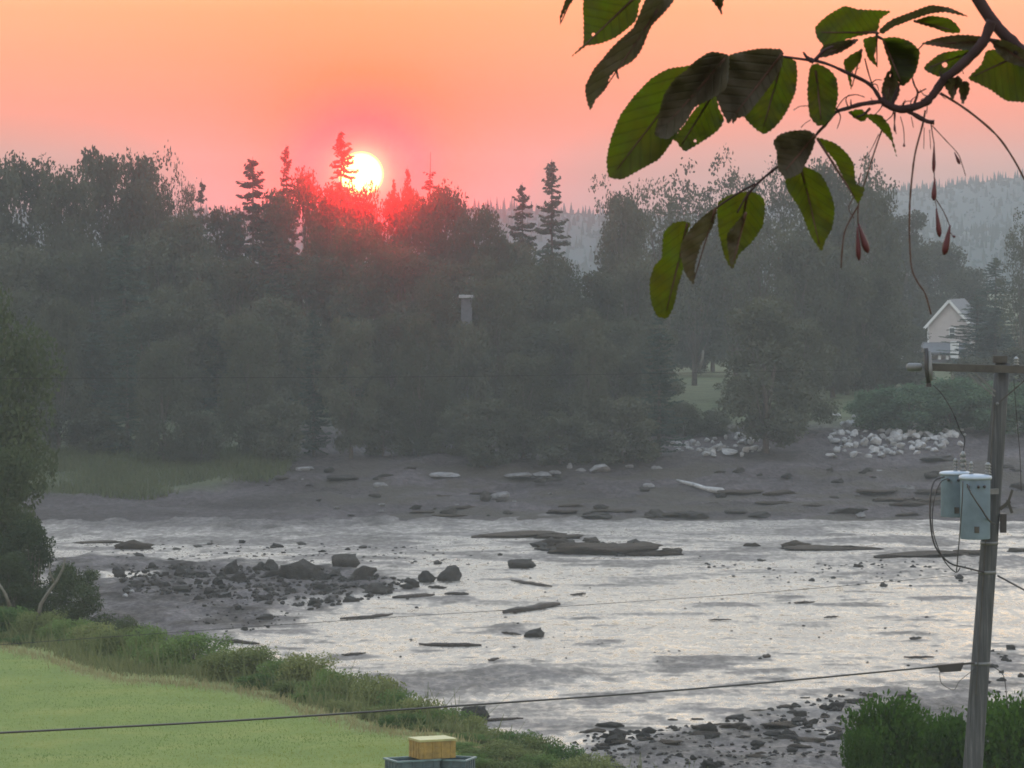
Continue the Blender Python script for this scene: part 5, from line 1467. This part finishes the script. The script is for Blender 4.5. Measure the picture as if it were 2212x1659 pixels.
for pts, r0, r1 in ([(1550, 465), (1500, 392), (1400, 340), (1290, 292), (1200, 276), (1095, 262)], 9, 5), ([(1550, 470), (1460, 482), (1400, 500), (1340, 520), (1290, 580), (1250, 625), (1195, 720)], 11, 5), ([(1240, 285), (1210, 268), (1190, 240)], 14, 3), ([(1245, 280), (1285, 235), (1330, 215)], 10, 5), \
    ([(1670, 510), (1730, 545), (1765, 562), (1796, 566)], 10, 11), ([(1060, 780), (1000, 830), (960, 870), (920, 920), (885, 985)], 6, 4), ([(970, 850), (880, 900), (780, 970), (720, 1040)], 5, 3), ([(1195, 720), (1120, 745), (1060, 780)], 5, 6), ([(1540, 150), (1530, 165), (1560, 182), (1600, 200)], 6, 6), \
    ([(1700, 490), (1720, 430), (1705, 395), (1690, 345)], 6, 3), ([(1720, 430), (1760, 410)], 5, 2), ([(2030, 180), (2100, 190)], 8, 7), ([(1745, 205), (1700, 260), (1720, 300)], 3, 3), ([(1600, 495), (1620, 430), (1640, 380)], 9, 4), ([(1570, 480), (1560, 430)], 9, 5), ([(1500, 500), (1470, 530), (1440, 540)], 6, 3), ([(1412, 500), (1410, 460)], 5, 2), ([(1475, 270), (1490, 330), (1510, 395)], 3, 3):
    stem('twig', pts, r0 * U_, r1 * U_)
for a0, b0 in ((1560, 470), (1610, 498), (1650, 508), (1690, 500), (1740, 480), (1790, 440), (1500, 395), (1400, 500), (1350, 515), (1430, 352), (1840, 372), (1900, 320)):
    for _ in range(2):
        an = lr.uniform(0, 6.28); ln = lr.uniform(25, 80)
        c1 = (a0 + math.cos(an) * ln * 0.5 + lr.uniform(-8, 8), b0 + math.sin(an) * ln * 0.5 + lr.uniform(-8, 8)); c2 = (a0 + math.cos(an + 0.4) * ln, b0 + math.sin(an + 0.4) * ln + 10)
        stem('twig', [(a0, b0), c1, c2], 3.5 * U_, 1.5 * U_, None, lr.uniform(-0.01, 0.01), None, 5)
# fruit stalks and fruits
for pts, r0, r1 in ([(1755, 510), (1742, 580), (1706, 720), (1686, 900), (1682, 1000), (1682, 1100), (1692, 1240), (1722, 1310), (1755, 1360), (1782, 1455)], 5, 3.4), ([(1825, 430), (1950, 510), (2080, 620), (2160, 730), (2225, 850)], 6, 4), ([(1782, 575), (1788, 620), (1796, 665)], 3, 2.5), ([(1796, 790), (1797, 830)], 3, 3), ([(1800, 925), (1810, 970)], 2, 2), ([(1800, 915), (1840, 980), (1870, 1050)], 2.5, 2.5), \
    ([(1785, 580), (1850, 650), (1905, 710), (1925, 760), (1942, 815)], 2.5, 2), ([(1555, 600), (1520, 700), (1480, 830), (1446, 940), (1444, 1045)], 4, 3), ([(1446, 950), (1400, 1030), (1376, 1100), (1365, 1240)], 4, 3.5), ([(1540, 620), (1500, 700), (1460, 745)], 2, 1.5), ([(1612, 520), (1612, 560), (1620, 620)], 3, 2), ([(1640, 540), (1655, 600), (1658, 675)], 2, 2), ([(1690, 540), (1700, 590)], 2, 1.5), \
    ([(1340, 510), (1380, 455), (1430, 438), (1475, 450)], 3, 2), ([(1145, 510), (1175, 492), (1210, 490)], 2, 2), ([(1180, 590), (1200, 570), (1225, 555)], 2, 1.5), ([(1750, 590), (1748, 690)], 2, 1.5), ([(1775, 600), (1780, 690)], 2, 1.5), ([(1458, 800), (1430, 900), (1400, 960), (1425, 1010)], 3, 2), ([(1870, 1075), (1885, 1095)], 2, 2):
    stem('fruit_stalk', pts, r0 * U_, r1 * U_, M_stalk, 0.01, None, 5)
def fruit(p0, p1, w):
    a, b = b4(*p0, 0.01), b4(*p1, 0.01)
    MB().tube([a.lerp(b, f) for f in (0, 0.2, 0.45, 0.7, 0.88, 1.0)], [w * U_ * f for f in (0.25, 0.45, 0.75, 1.0, 0.85, 0.25)], 8).obj('fruit', M_pod, broot, True)
for p0, p1, w in (((1796, 660), (1794, 800), 9), ((1799, 825), (1794, 928), 13), ((1806, 965), (1822, 1098), 13), ((1870, 1042), (1842, 1180), 17), ((1440, 1050), (1448, 1206), 13), ((1446, 1036), (1490, 1172), 17), ((1890, 705), (1915, 760), 8), ((1612, 560), (1614, 610), 6), ((1880, 1090), (1894, 1098), 7), ((1657, 660), (1657, 680), 6)):
    fruit(p0, p1, w)
